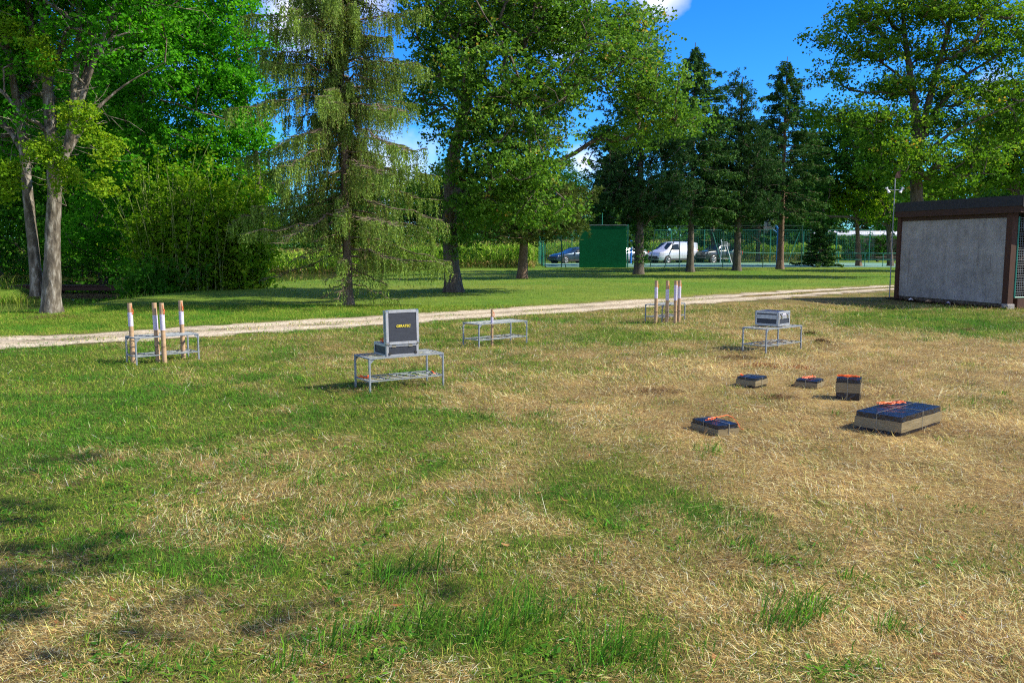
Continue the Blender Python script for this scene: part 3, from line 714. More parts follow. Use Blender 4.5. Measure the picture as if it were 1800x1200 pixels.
def broadleaf(base, trunks, targets, leafm, bark, label, cat='tree', group=None, name='broadleaf_tree', r_base=.28, trad=None, per=70, spread=.42, size=.13,
              seed=0, rise=.45, keys=10, clear=1.5, thin=1.0, sides=18, flare=.32, flat=.6, extra=None, r_tip=.010, bare=None, rgh=.07):
    global trunk_clear
    trunk_clear = clear
    base = np.array(base, float); o = empty(name, base.tolist(), 0, label, cat, group)
    tg = np.array(targets) - base
    tr = [[np.array(p, float) - base for p in t] for t in trunks]
    A, B, ra, rb, tips = grow(tr, tg, r_base=r_base * .8, rise=rise, seed=seed, keys=keys, r_tip=r_tip, trads=trad)
    parts = []
    for k, t in enumerate(tr): parts.append(trunk_mesh(t, (trad[k] if trad else np.linspace(r_base, r_base * .35, len(t))), sides, flare if k == 0 else flare * .6, rgh, seed + k))
    big = rb > .06
    if big.any(): parts.append(frusta(A[big], B[big], ra[big], rb[big], 8))
    if (~big).any(): parts.append(frusta(A[~big], B[~big], ra[~big], rb[~big], 4))
    if bare is not None and len(bare):
        a, b, c, d = bare; parts.append(frusta(a - base, b - base, c, d, 4))
    V, q = joinq(parts); npmesh('trunk', V, np.full(len(q), 4), q, bark, o, None, True)
    rg = np.random.default_rng(seed + 5); cen = tg[rg.random(len(tg)) < thin]
    bias = None
    V, T_, rnd = leaves(cen, per, spread, size, seed + 1, flat)
    tri_mesh('crown', V, T_, rnd, leafm, o)
    return o
def hcol(v): return np.array(v)

def zbase(p): return (p.x, p.y, gzs(p.x, p.y))
# -- twin-trunked maple on the river bank (left)
b = W(88, 549, 21.2); b.z = gzs(b.x, b.y); b = P(90, 550, b.z)
D = b.y
tA = [b, W(92, 430, D), W(97, 330, D), W(90, 240, D), W(84, 150, D), W(78, 60, D), W(72, -60, D), W(66, -200, D)]
tB = [W(66, 520, D + .1), W(58, 430, D + .2), W(49, 340, D + .3), W(43, 270, D + .4), W(30, 180, D + .4), W(14, 90, D + .4), W(0, -30, D + .5), W(-20, -160, D)]
tC = [W(97, 330, D), W(118, 270, D - .1), W(128, 190, D), W(136, 100, D), W(140, 0, D), W(150, -150, D)]
tD = [W(118, 270, D), W(138, 190, D - .3), W(165, 110, D - .3), W(192, 40, D - .2), W(225, -60, D), W(260, -160, D)]
bl = [(60, -60, 160, 90, 0, 3), (230, -70, 130, 70, 0, 3), (20, 40, 70, 45, .5, 2.5), (-30, 150, 60, 80, 1, 2.5), (30, 170, 35, 30, 1.5, 1), (130, -120, 200, 80, 0, 3.5), (110, 25, 25, 14, 0, 1), (-60, 40, 80, 120, 0, 3), (200, 30, 30, 20, 0, 1), (150, 110, 14, 12, .5, .5), (20, 250, 40, 25, 1.5, 1), (60, 110, 30, 20, 1, 1), (170, 60, 26, 16, .5, .8), (-10, 230, 50, 40, 1.5, 1.5), (30, 110, 50, 40, 1.5, 1.2), (150, 20, 60, 25, 1.5, 1.5), (90, 170, 30, 20, 1.5, .8), (250, 30, 60, 30, 1, 1.5), (10, 10, 60, 40, 1, 2), (120, 50, 50, 25, -.7, .6), (45, 120, 35, 20, -.7, .5), (190, 90, 40, 20, -.7, .5), (30, 200, 30, 18, -.8, .5), (220, 40, 40, 22, -.6, .6), (95, 130, 22, 14, -.8, .4)]
tg = blobs_to_targets(bl, D, 1150, 11)
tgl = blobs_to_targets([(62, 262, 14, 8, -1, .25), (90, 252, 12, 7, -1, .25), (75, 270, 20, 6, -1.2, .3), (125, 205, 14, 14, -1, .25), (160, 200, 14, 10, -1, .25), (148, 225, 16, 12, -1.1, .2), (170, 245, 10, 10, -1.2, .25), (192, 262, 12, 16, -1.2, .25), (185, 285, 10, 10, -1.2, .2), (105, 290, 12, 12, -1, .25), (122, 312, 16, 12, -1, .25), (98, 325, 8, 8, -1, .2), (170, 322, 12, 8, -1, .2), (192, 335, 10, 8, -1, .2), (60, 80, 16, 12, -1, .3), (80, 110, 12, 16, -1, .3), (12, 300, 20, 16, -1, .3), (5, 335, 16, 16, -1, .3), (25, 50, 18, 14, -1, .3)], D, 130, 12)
rgb_ = np.random.default_rng(3)
# fine bare twigs on the lower limbs
def twigs(pts, n, L, seed, down=.0, r=.008):
    rg = np.random.default_rng(seed); A = []; B = []
    for _ in range(n):
        k = rg.integers(0, len(pts) - 1); f = rg.random(); p = np.array(pts[k]) * (1 - f) + np.array(pts[k + 1]) * f
        d = rg.normal(0, 1, 3); d[2] = rg.uniform(-.5, .6) - down; d /= np.linalg.norm(d); l = L * rg.uniform(.4, 1.2)
        for j in range(3):
            d2 = d + rg.normal(0, .25, 3) + np.array([0, 0, .12]); d2 /= np.linalg.norm(d2)
            q = p + d2 * l / 3; A.append(p); B.append(q)
            if j: 
                s = d2 + rg.normal(0, .7, 3); s /= np.linalg.norm(s); A.append(q); B.append(q + s * l * .3)
            p = q; d = d2
    A = np.array(A); B = np.array(B); rr = np.full(len(A), r); return A, B, rr, rr * .7
tE = [W(84, 150, D), W(110, 80, D + .3), W(128, 10, D + .3), W(150, -90, D)]
tF = [W(128, 190, D), W(150, 120, D + .2), W(200, 60, D + .4), W(270, 5, D + .5), W(330, -60, D + .5)]
tG = [W(43, 270, D + .4), W(20, 230, D + .6), W(-20, 190, D + .8)]
tH = [W(84, 150, D), W(60, 70, D + .3), W(48, 0, D + .3), W(40, -90, D)]
tI = [W(118, 270, D), W(160, 200, D + .6), W(215, 150, D + 1), W(290, 110, D + 1.2)]
o = broadleaf(b, [tA, tB, tC, tD, tE, tF, tG, tH, tI], tg, M_green, M_barkg, 'tall maple with two pale grey trunks standing on the river bank left of the track', r_base=.3,
              trad=[[.21, .175, .16, .145, .12, .10, .08, .05], [.15, .13, .12, .105, .09, .075, .06, .04], [.10, .09, .08, .065, .05, .035], [.075, .065, .055, .045, .035, .025], [.075, .06, .05, .03], [.08, .06, .05, .04, .02], [.09, .07, .04], [.1, .08, .06, .03], [.07, .06, .04, .015]], per=48, spread=.30, size=.10, seed=11, clear=3.5, rgh=.14, rise=.5,
              bare=tuple(np.concatenate(k) for k in zip(twigs([tA[2], tA[3], tA[4], tA[5]], 34, 1.4, 5), twigs([tC[1], tC[2], tC[3]], 26, 1.5, 6), twigs([tF[1], tF[2], tF[3]], 30, 1.5, 7, -.3), twigs([tB[2], tB[3], tB[4]], 22, 1.3, 8))), keys=14)
V, T_, rnd = leaves(tgl - np.array(b), 80, .12, .072, 19, .9); tri_mesh('sun_tinted_leaves', V, T_, rnd, M_lime, o)  # lit clumps: sunlight is put into their lighter leaf colour
# -- tall green maples behind it
b = P(463, 505, -.15); b.z = gzs(b.x, b.y); D = b.y
tr = [b, W(462, 430, D), W(458, 350, D), W(450, 270, D), W(430, 170, D), W(410, 60, D), W(400, -60, D)]
bl = [(410, 60, 90, 70, 0, 3), (380, -40, 110, 70, 0, 3), (350, 150, 80, 60, -1, 3), (430, 160, 60, 60, 0, 2.5), (440, 240, 45, 50, 0, 2), (370, 260, 80, 55, -1, 3), (420, 330, 50, 40, 0, 2), (350, 340, 60, 40, -1, 2), (310, 60, 80, 60, -1, 3)]
broadleaf(b, [tr], blobs_to_targets(bl, D, 620, 21), M_green, M_barkd, 'bright green maple with a slim dark trunk left of the drooping spruce', r_base=.17, per=85, spread=.30, size=.13, seed=21, clear=2.5, keys=12)
b = W(262, 500, 39); b.z = gzs(b.x, b.y); D = b.y
tr = [b, W(262, 420, D), W(255, 320, D), W(250, 200, D), W(245, 80, D), W(240, -60, D)]
bl = [(280, 40, 110, 80, 0, 3), (250, -60, 130, 70, 0, 3), (200, 110, 70, 60, 0, 3), (260, 180, 110, 70, -2, 3), (190, 240, 70, 70, 0, 3), (290, 290, 100, 60, -3, 2.5), (220, 350, 90, 60, -1, 3), (330, 380, 70, 40, -2, 2), (180, 420, 80, 40, 1, 2), (290, 430, 80, 40, 0, 2)]
broadleaf(b, [tr], blobs_to_targets(bl, D, 820, 22), M_green, M_barkd, 'broad deep green maple crown rising behind the bamboo thicket by the river', r_base=.3, per=85, spread=.36, size=.14, seed=22, clear=1.0, keys=12)

# -- weeping spruce
def spruce(base, H, Rmax, nb, strands, barkm, needm, label, droop=1.0, z0=.4, zr=None, top=None, name='spruce_tree', seed=0, sw=.022, rad=.18, prof=None, strand_len=(.35, .95), lean=(0, 0), group=None, sparse_low=False, nl=.07, vert=False):
    rg = np.random.default_rng(seed); o = empty(name, base, 0, label, 'tree', group)
    def ax(z): return np.array([lean[0] * z / H, lean[1] * z / H, z])
    tp = [ax(z) for z in np.linspace(0, H, 14)]
    A = []; B = []; ra = []; rb = []; SP = []; SL = []; SB = []; SA = []
    for i in range(nb + (90 if vert else 0)):
        f = (i + rg.random()) / nb; f = f if i < nb else rg.uniform(.1, .75); z = z0 + (H - z0 - .3) * f ** .95; r = prof(z) if prof else Rmax * (1 - f) ** .8
        r *= rg.uniform(.5, 1.15) if i < nb else rg.uniform(.12, .35); az = i * 2.4 + rg.normal(0, .4); d = np.array([math.cos(az), math.sin(az), 0])
        st = np.array([0, 0, rg.uniform(.05, .35)]) if f > .3 else np.array([0, 0, rg.uniform(-.15, .15)])
        n = 9; pts = []
        for j in range(n + 1):
            t = j / n; zz = st[2] * r * t - droop * .34 * r * t * t + droop * .14 * r * t ** 4
            pts.append(ax(z) + d * r * t + np.array([0, 0, zz]) + rg.normal(0, .02 * r, 3) * (t > 0))
        r0 = (.008 + .008 * r) * rg.uniform(.7, 1.2)
        for j in range(n):
            A.append(pts[j]); B.append(pts[j + 1]); ra.append(r0 * (1 - j / n) + .005); rb.append(r0 * (1 - (j + 1) / n) + .005)
        # side branchlets
        sparse = sparse_low and z < 1.3
        m = int(strands * (r / Rmax) ** (.7 if vert else 1.1)) + 3
        if sparse: m = int(m * .5)
        side = np.array([-d[1], d[0], 0])
        for k in range(m):
            t = rg.uniform(.12, 1.0) ** .8; j = min(int(t * n), n - 1); p = pts[j] + (pts[j + 1] - pts[j]) * (t * n - j)
            sl = rg.uniform(.1, .5) * r * .32 * (1.1 - t * .6); sgn = rg.choice([-1, 1])
            e = p + (side * sgn + d * .7 + np.array([0, 0, -.15 * droop])) * sl
            A.append(p); B.append(e); ra.append(.006); rb.append(.004)
            ns = 3 if not sparse else 2
            for q in range(ns):
                g_ = (q + rg.random()) / ns; s0 = p + (e - p) * g_
                SP.append(s0); SL.append(rg.uniform(*strand_len) * droop * (.7 + .5 * (1 - t)) if droop > .3 else rg.uniform(.1, .3)); SB.append(t); SA.append(d * .25 + side * sgn * .2)
    V, q = joinq([trunk_mesh(tp, np.linspace(rad, .02, 14), 14, .35, .08, seed), frusta(np.array(A), np.array(B), np.array(ra), np.array(rb), 4)])
    npmesh('trunk', V, np.full(len(q), 4), q, barkm, o, None, True)
    SP = np.array(SP); SL = np.array(SL); SB = np.array(SB); SA = np.array(SA); n = len(SP)
    # strands: chains of short needle-covered pieces
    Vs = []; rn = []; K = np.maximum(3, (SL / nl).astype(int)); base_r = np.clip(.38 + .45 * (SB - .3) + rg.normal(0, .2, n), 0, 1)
    idx = np.repeat(np.arange(n), K); kk = np.concatenate([np.arange(k) for k in K]); fr = kk / K[idx]
    pos = SP[idx] + np.stack([0 * fr, 0 * fr, -fr * SL[idx]], -1) + SA[idx] * (fr * (1.2 - fr))[:, None] * SL[idx][:, None] + rg.normal(0, .012, (len(idx), 3))
    if vert:
        hz = pos[:, 2]; kp = (hz > 1.75) | (pos[:, 0] > -.45) | (rg.random(len(idx)) < .10); kp &= (hz > .95) | (pos[:, 0] > .35) | (rg.random(len(idx)) < .4); idx, fr, pos = idx[kp], fr[kp], pos[kp]
    m = len(idx)
    ds = rg.normal(0, 1, (m, 3)) * (np.array([.42, .42, .3]) if vert else np.array([.9, .9, .35])) + np.array([0, 0, -.75 * min(droop, 1)]); ds /= np.linalg.norm(ds, axis=1)[:, None]
    sd = rg.normal(0, 1, (m, 3)); sd -= ds * (sd * ds).sum(1)[:, None]; sd /= np.linalg.norm(sd, axis=1)[:, None]
    L = (nl * rg.uniform(1.0, 1.9, m))[:, None]; w = (sw * rg.uniform(.6, 1.3, m) * (1.1 - .4 * fr))[:, None]
    V = np.stack([pos - ds * L * .2, pos + sd * w * .5 + ds * L * .3, pos + ds * L * .8, pos - sd * w * .5 + ds * L * .3], 1).reshape(-1, 3)
    i = np.arange(m) * 4; T_ = np.stack([np.stack([i, i + 1, i + 2], -1), np.stack([i, i + 2, i + 3], -1)], 1).reshape(-1, 3)
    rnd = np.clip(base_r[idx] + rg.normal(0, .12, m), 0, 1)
    tri_mesh('crown', V, T_, np.repeat(rnd, 4), needm, o)
    return o
b = P(613, 537)
def pf(z):
    return float(np.interp(z, [0, .6, 1.5, 3, 5, 7, 9, 12, 15], [1.2, 1.9, 2.6, 2.9, 3.0, 2.7, 2.1, 1.6, .3]))
spruce((b.x, b.y, 0), 15, 3.0, 160, 70, M_barks, M_weep, 'tall drooping olive green spruce with hanging branches beside the gravel track', 1.0, .5, prof=pf, seed=4, sw=.034, rad=.13, lean=(-.15, 0), sparse_low=True, nl=.05, strand_len=(.22, .85), vert=True)
spruce((P(1213, 478).x, P(1213, 478).y, 0), 13.9, 3.0, 190, 44, M_barkd, M_spr, 'tallest dark spruce in the row before the tennis court, between two pines', .8, 3.3, seed=31, prof=lambda z: float(np.interp(13.9 - z, [0, .8, 2, 5, 9, 14], [.12, .7, 1.5, 2.4, 3.1, 2.7])), sw=.075, rad=.22, strand_len=(.3, .7), nl=.13)
spruce((P(1371, 473).x, P(1371, 473).y, 0), 14.4, 3.2, 180, 44, M_barkp, M_spr, 'dark spruce with a thin pointed top right of the round-topped pine', .7, 3.6, seed=32, prof=lambda z: float(np.interp(14.4 - z, [0, .8, 2, 5, 9, 14], [.12, .7, 1.6, 2.6, 3.2, 2.9])), sw=.075, rad=.24, strand_len=(.3, .7), nl=.13)
spruce((P(1440, 469).x, P(1440, 469).y, 0), 3.7, 1.9, 80, 46, M_barkd, M_spr, 'low dark young spruce growing down to the grass before the court', .35, .15, seed=33, sw=.09, rad=.07, strand_len=(.25, .5), name='spruce_tree', nl=.10)

for (u, D_, H_, R_, sd, lb) in [(1080, 70, 11, 3.6, 36, 'dark spruce behind the green practice wall and the ivy-clad pine'), (1250, 84, 15, 4.4, 34, 'broad dark spruce far behind the tallest spruce and the round-topped pine'), (1330, 86, 14, 4.4, 35, 'broad dark spruce far behind the round-topped pine, beyond the court'), (1420, 84, 13, 4.2, 37, 'dark spruce beyond the court, left of the big right-hand oak')]:
    x_ = (u - 900) / F * D_ * 1.0; spruce((x_, D_, 0), H_, R_, 90, 40, M_barkd, M_spr, lb, .6, 2.0, seed=sd, sw=.2, rad=.22, strand_len=(.4, .9), nl=.22)
# -- pines
def pine(base, H, blobs, D, nt_, needm, bark, label, seed, rad=.22, clear=2.2, per=46, tuft=.17, lean=(0, 0), rise=.25, bare_n=24):
    base = np.array(base); o = empty('pine_tree', base.tolist(), 0, label, 'tree')
    tg = blobs_to_targets(blobs, D, nt_, seed) - base
    tr = [np.array([lean[0] * f, lean[1] * f, H * f]) for f in np.linspace(0, 1, 10)]
    global trunk_clear
    trunk_clear = clear
    A, B, ra, rb, tips = grow([tr], tg, r_base=rad * .5, rise=rise, seed=seed, keys=16, bend=.1)
    a2, b2, c2, d2 = twigs([tr[2], tr[3], tr[4], tr[5]], bare_n, 1.9, seed, .15, .012)
    V, q = joinq([trunk_mesh(tr, np.linspace(rad, .04, 10), 14, .3, .08, seed), frusta(A, B, ra, rb, 5), frusta(a2, b2, c2, d2, 4)])
    npmesh('trunk', V, np.full(len(q), 4), q, bark, o, None, True)
    rg = np.random.default_rng(seed); tufts = np.repeat(tg, 6, axis=0) + rg.normal(0, .3, (len(tg) * 6, 3)) * np.array([1, 1, .55])
    n = len(tufts) * per // 3
    c = np.repeat(tufts, per // 3, axis=0); d = rg.normal(0, 1, (len(c), 3)) + np.array([0, 0, .55]); d /= np.linalg.norm(d, axis=1)[:, None]
    sd = rg.normal(0, 1, (len(c), 3)); sd -= d * (sd * d).sum(1)[:, None]; sd /= np.linalg.norm(sd, axis=1)[:, None]
    L = (tuft * rg.uniform(.8, 1.5, len(c)))[:, None]; w = .028
    V = np.stack([c + d * .02, c + d * L * .5 + sd * w, c + d * L, c + d * L * .5 - sd * w], 1).reshape(-1, 3)
    i = np.arange(len(c)) * 4; T_ = np.stack([np.stack([i, i + 1, i + 2], -1), np.stack([i, i + 2, i + 3], -1)], 1).reshape(-1, 3)
    rnd = np.clip(np.repeat(.4 + rg.normal(0, .17, len(tufts)), per // 3) + rg.normal(0, .1, len(c)), 0, 1)
    tri_mesh('crown', V, T_, np.repeat(rnd, 4), needm, o)
    return o
p = P(918, 490); D = p.y
pine((p.x, p.y, 0), 9.5, [(930, 400, 75, 30), (980, 385, 60, 28), (890, 360, 60, 35), (1000, 396, 40, 14), (870, 400, 40, 20), (940, 330, 70, 40), (1010, 350, 40, 30), (930, 260, 50, 40), (960, 220, 40, 40)], D, 300, M_pine2, M_barkp,
     'pine with a bent orange-brown trunk and low yellowish needles, right of the big oak', 41, .25, 2.0, lean=(.45, 0))
p = P(1123, 482); D = p.y
pv = pine((p.x, p.y, 0), 12, [(1080, 350, 45, 20), (1150, 366, 60, 24), (1120, 330, 80, 40), (1070, 300, 45, 30), (1180, 330, 50, 40), (1130, 260, 70, 40), (1060, 240, 35, 30), (1180, 260, 45, 35), (1110, 190, 50, 40), (1140, 130, 40, 50), (1075, 345, 40, 25)], D, 640, M_pine, M_barkd,
     'dark pine with an ivy-covered trunk behind the left tube rack post line', 42, .28, 2.6)
pv['label'] = 'dark pine with ivy on its trunk, just right of the green practice wall'
rg_ = np.random.default_rng(8); iv = np.stack([rg_.normal(0, .16, 70), rg_.normal(0, .16, 70), rg_.uniform(.5, 3.2, 70)], -1)
V, T_, rnd = leaves(iv, 24, .10, .11, 9, 1.2); tri_mesh('ivy', V, T_, rnd, M_far, pv)
p = P(1295, 476); D = p.y
pine((p.x, p.y, 0), 12.2, [(1300, 180, 28, 25), (1297, 145, 14, 18), (1290, 220, 45, 25), (1315, 250, 50, 30), (1270, 280, 50, 30), (1330, 300, 50, 35), (1280, 335, 60, 35), (1330, 362, 50, 22), (1260, 366, 50, 20), (1300, 374, 60, 12), (1240, 330, 35, 30)], D, 680, M_pine, M_barkd,
     'dark round-topped pine standing between the two pointed spruces', 43, .26, 2.8, bare_n=40)

# -- big oak in the centre
b = P(797, 513); D = b.y
tr = [b, W(792, 440, D), W(790, 370, D), W(795, 280, D), W(820, 180, D), W(830, 80, D), W(825, -50, D), W(820, -160, D)]
tr2 = [W(800, 255, D), W(850, 190, D), W(910, 155, D), W(970, 120, D - .5), W(1040, 70, D - 1)]
bl = [(790, 40, 80, 70, 0, 4), (900, 40, 110, 70, 0, 4), (1010, 40, 110, 60, 0, 3), (850, 140, 90, 55, -2, 3), (960, 150, 90, 55, -2, 3), (1080, 110, 90, 60, -1, 3), (1110, 50, 60, 40, 0, 2), (1160, 165, 60, 50, 0, 2.5), (1195, 210, 40, 35, 0, 2),
      (820, 225, 60, 40, -2, 2), (910, 235, 90, 45, -3, 2), (880, 300, 80, 40, -3, 2), (950, 300, 60, 40, -2, 2), (890, 355, 90, 35, -2, 2), (830, 290, 50, 35, -2, 1.5), (770, 330, 50, 40, 1, 1.5), (840, 380, 50, 35, -1, 1.5), (760, 120, 50, 50, 1, 2), (880, -60, 200, 70, 0, 4), (1110, 230, 60, 30, 0, 2), (740, 180, 40, 30, 2, 2), (790, 420, 40, 20, 0, 1.5), (950, 370, 60, 25, -2, 1.5)]
broadleaf(b, [tr, tr2], blobs_to_targets(bl, D, 1300, 51), M_oak, M_barkd, 'huge spreading oak with a thick trunk just right of the drooping spruce', r_base=.36, trad=[[.30, .27, .25, .23, .20, .16, .1, .05], [.19, .17, .14, .1, .05]], per=78, spread=.33, size=.115, seed=51, clear=3.2, keys=20, rise=.3, r_tip=.012)

# -- big oak on the right, behind the shed
b = W(1614, 487, 45); b.z = 0; D = 45
tr = [b, W(1614, 400, D), W(1610, 320, D), W(1614, 240, D), W(1604, 160, D), W(1590, 60, D), W(1582, -60, D)]
tr6 = [W(1612, 260, D), W(1640, 150, D), W(1668, 50, D), W(1690, -70, D)]
tr2 = [W(1612, 260, D), W(1640, 200, D), W(1700, 130, D), W(1760, 95, D), W(1820, 70, D)]
tr3 = [W(1612, 270, D), W(1590, 245, D), W(1540, 225, D - 1), W(1480, 215, D - 1)]
tr4 = [W(1614, 180, D), W(1590, 140, D), W(1550, 110, D), W(1500, 85, D)]
tr5 = [W(1614, 290, D), W(1660, 240, D - 1), W(1720, 210, D - 1), W(1790, 180, D - 1)]
bl = [(1500, 40, 45, 40), (1450, 70, 30, 18), (1560, 20, 70, 35), (1640, 20, 80, 40), (1730, 20, 80, 40), (1800, 60, 60, 60), (1510, 95, 55, 22), (1470, 130, 35, 18), (1560, 80, 50, 25), (1650, 90, 60, 30), (1720, 90, 50, 30), (1600, 150, 60, 25),
      (1540, 155, 55, 20), (1670, 160, 60, 28), (1750, 150, 60, 30), (1490, 205, 60, 22, -1), (1450, 200, 30, 15), (1570, 210, 60, 22, -1), (1660, 215, 70, 25), (1760, 220, 60, 30), (1530, 255, 60, 22, -1), (1620, 270, 70, 20, -2), (1710, 270, 70, 25, -1), (1600, -60, 180, 50), (1820, 150, 60, 60), (1560, 300, 60, 18, -1), (1680, 310, 60, 20, -1)]
broadleaf(b, [tr, tr2, tr3, tr4, tr5, tr6], blobs_to_targets(bl, D, 1000, 61), M_oak2, M_barkd, 'large open-branched oak rising behind the shed on the right', r_base=.36,
          trad=[[.38, .34, .30, .26, .18, .12, .06], [.19, .16, .13, .1, .06], [.17, .14, .11, .07], [.13, .11, .08, .05], [.18, .14, .11, .07], [.2, .15, .11, .06]], per=70, spread=.38, size=.145, seed=61, clear=5, keys=24, rise=.3, r_tip=.013)
# -- smaller broadleaves by the court and right of the shed
p = P(1509, 468); D = p.y
broadleaf(p, [[p, W(1508, 420, D), W(1506, 380, D), W(1505, 340, D)]], blobs_to_targets([(1510, 350, 50, 25), (1530, 375, 38, 22), (1480, 345, 30, 18), (1500, 320, 40, 16), (1470, 370, 25, 16)], D, 130, 71), M_lime, M_barkp, 'young light green maple between the low spruce and the shed', r_base=.22, per=60, spread=.35, size=.17, seed=71, clear=2.2, keys=8)
p = P(1565, 468); D = p.y
broadleaf(p, [[p, W(1563, 420, D), W(1560, 350, D), W(1550, 250, D), W(1545, 180, D)]], blobs_to_targets([(1490, 290, 70, 40), (1440, 330, 45, 40), (1540, 330, 60, 40), (1570, 380, 35, 20), (1430, 250, 40, 40), (1500, 230, 60, 40), (1560, 250, 50, 50), (1420, 380, 40, 20)], D, 330, 72), M_far, M_barkd, 'dark leafy tree with its trunk close to the shed corner', r_base=.24, per=62, spread=.6, size=.24, seed=72, clear=2.8, keys=10)
p = W(1790, 480, 55); p.z = 0; D = 55
broadleaf(p, [[p, W(1788, 400, D), W(1786, 320, D), W(1784, 230, D), W(1784, 150, D)]], blobs_to_targets([(1740, 240, 60, 40), (1800, 200, 60, 60), (1720, 300, 70, 40), (1790, 290, 60, 50), (1680, 330, 50, 25), (1620, 335, 50, 20), (1850, 260, 60, 80)], D, 380, 73), M_oak2, M_barkd, 'yellow-green tree low behind the right end of the shed roof', r_base=.3, per=60, spread=.5, size=.2, seed=73, clear=2.5, keys=10)

# -- far woods: two kinds of tree, repeated
def copy_tree(o, loc, rz, s):
    c = o.copy(); COL.objects.link(c); c.location = loc; c.rotation_euler = (0, 0, rz); c.scale = s
    for ch in list(o.children):
        k = ch.copy(); COL.objects.link(k); k.parent = c
    return c
def proto(leafm, H, Rr, seed, label, group, per=46, size=.34, nt_=260, low=.08):
    rg = np.random.default_rng(seed); t = []
    while len(t) < nt_:
        d = rg.normal(0, 1, 3); d /= np.linalg.norm(d); k = rg.random() ** .4; z = (d[2] * k * .5 + .5)
        rr = Rr * (1.15 - .5 * z) * (.8 + .35 * vnoise(np.array([math.atan2(d[1], d[0]) * 2 + 9]), np.array([z * 4]), seed)[0])
        t.append([d[0] * k * rr, d[1] * k * rr, H * low + z * H * (1 - low)])
    return broadleaf((0, 0, 0), [[(0, 0, 0), (0, 0, H * .4), (.2, 0, H * .9)]], np.array(t), leafm, M_barkd, label, group=group, r_base=.25, per=per, spread=.75, size=size, seed=seed, clear=1.2, keys=10)
far_pos = [(-62, 128), (-52, 122), (-44, 130), (-36, 124), (-29, 131), (-21, 122), (-14, 129), (-6, 124), (1, 131), (8, 125), (15, 130), (22, 123), (29, 129), (37, 124), (45, 131), (53, 125), (62, 129), (71, 124), (80, 130), (89, 125), (100, 128), (110, 124), (-72, 126), (-82, 122), (-25, 140), (-10, 141), (5, 139), (20, 142), (35, 140), (50, 141), (65, 139), (80, 142)]
lab = 'dark broadleaf tree in the wood beyond the maize field'; grp = 'trees of the wood beyond the maize field'
pr = [proto(M_far, 13, 5.6, 81, lab, grp, nt_=330), proto(M_far, 15, 5.4, 82, lab, grp, nt_=330)]
for i, (x, y) in enumerate(far_pos):
    s = random.uniform(.85, 1.12); a = random.uniform(0, 6.28); o_ = pr[i % 2]
    if i < 2: o_.location = (x, y, -.6); o_.rotation_euler = (0, 0, a)
    else: copy_tree(o_, (x, y, -.6), a, (s, s, s * random.uniform(.85, 1.1)))
bank_pos = [(-22, 46), (-30, 37), (-28, 52), (-37, 46), (-27, 61), (-20.5, 56), (-45, 38), (-36, 60), (-48, 55), (-33, 29), (-28, 68)]
lab = 'leafy dark green tree on the far river bank'; grp = 'trees on the far river bank'
pb = [proto(M_farl, 14, 4.4, 91, lab, grp, 60, .22, 420, .04), proto(M_farl, 17, 4.6, 92, lab, grp, 60, .22, 420, .05)]
for i, (x, y) in enumerate(bank_pos):
    s = random.uniform(.9, 1.1); a = random.uniform(0, 6.28); o_ = pb[i % 2]
    if i in (5, 10): s *= .55
    if i < 2: o_.location = (x, y, gzs(x, y)); o_.rotation_euler = (0, 0, a)
    else: copy_tree(o_, (x, y, gzs(x, y)), a, (s, s, s))
rg = np.random.default_rng(140); c = np.stack([rg.uniform(-75, 90, 2600), rg.uniform(112, 116, 2600), rg.uniform(-.6, 3.4, 2600) * rg.uniform(.6, 1, 2600)], -1)
V, T_, rnd = leaves(c, 18, .6, .42, 141, .8); un = tri_mesh('wood_undergrowth', V, T_, rnd, M_far, None); tag(un, kind='stuff')
# a tree just behind the photographer's left, and one right of the frame: their shade falls into the picture
def shade_tree(base, H, cz, r, n, label, seed):
    rg = np.random.default_rng(seed); d = rg.normal(0, 1, (n, 3)); d /= np.linalg.norm(d, axis=1)[:, None]
    t = np.array([base[0], base[1], cz]) + d * np.array([r, r, H - cz]) * (rg.random(n) ** .5)[:, None]
    return broadleaf(base, [[base, (base[0], base[1], cz * .6), (base[0], base[1], H * .85)]], t, M_oak, M_barkd, label, r_base=.25, per=40, spread=.45, size=.16, seed=seed, clear=2.5)
shade_tree((23.5, 18.2, 0), 9, 6.4, 3.6, 170, 'broad tree outside the right edge shading the grass before the shed', 101)
shade_tree((5.7, 1.9, 0), 12, 10, 3.5, 150, 'tree behind the camera whose shade touches the grass at the lower left', 102)

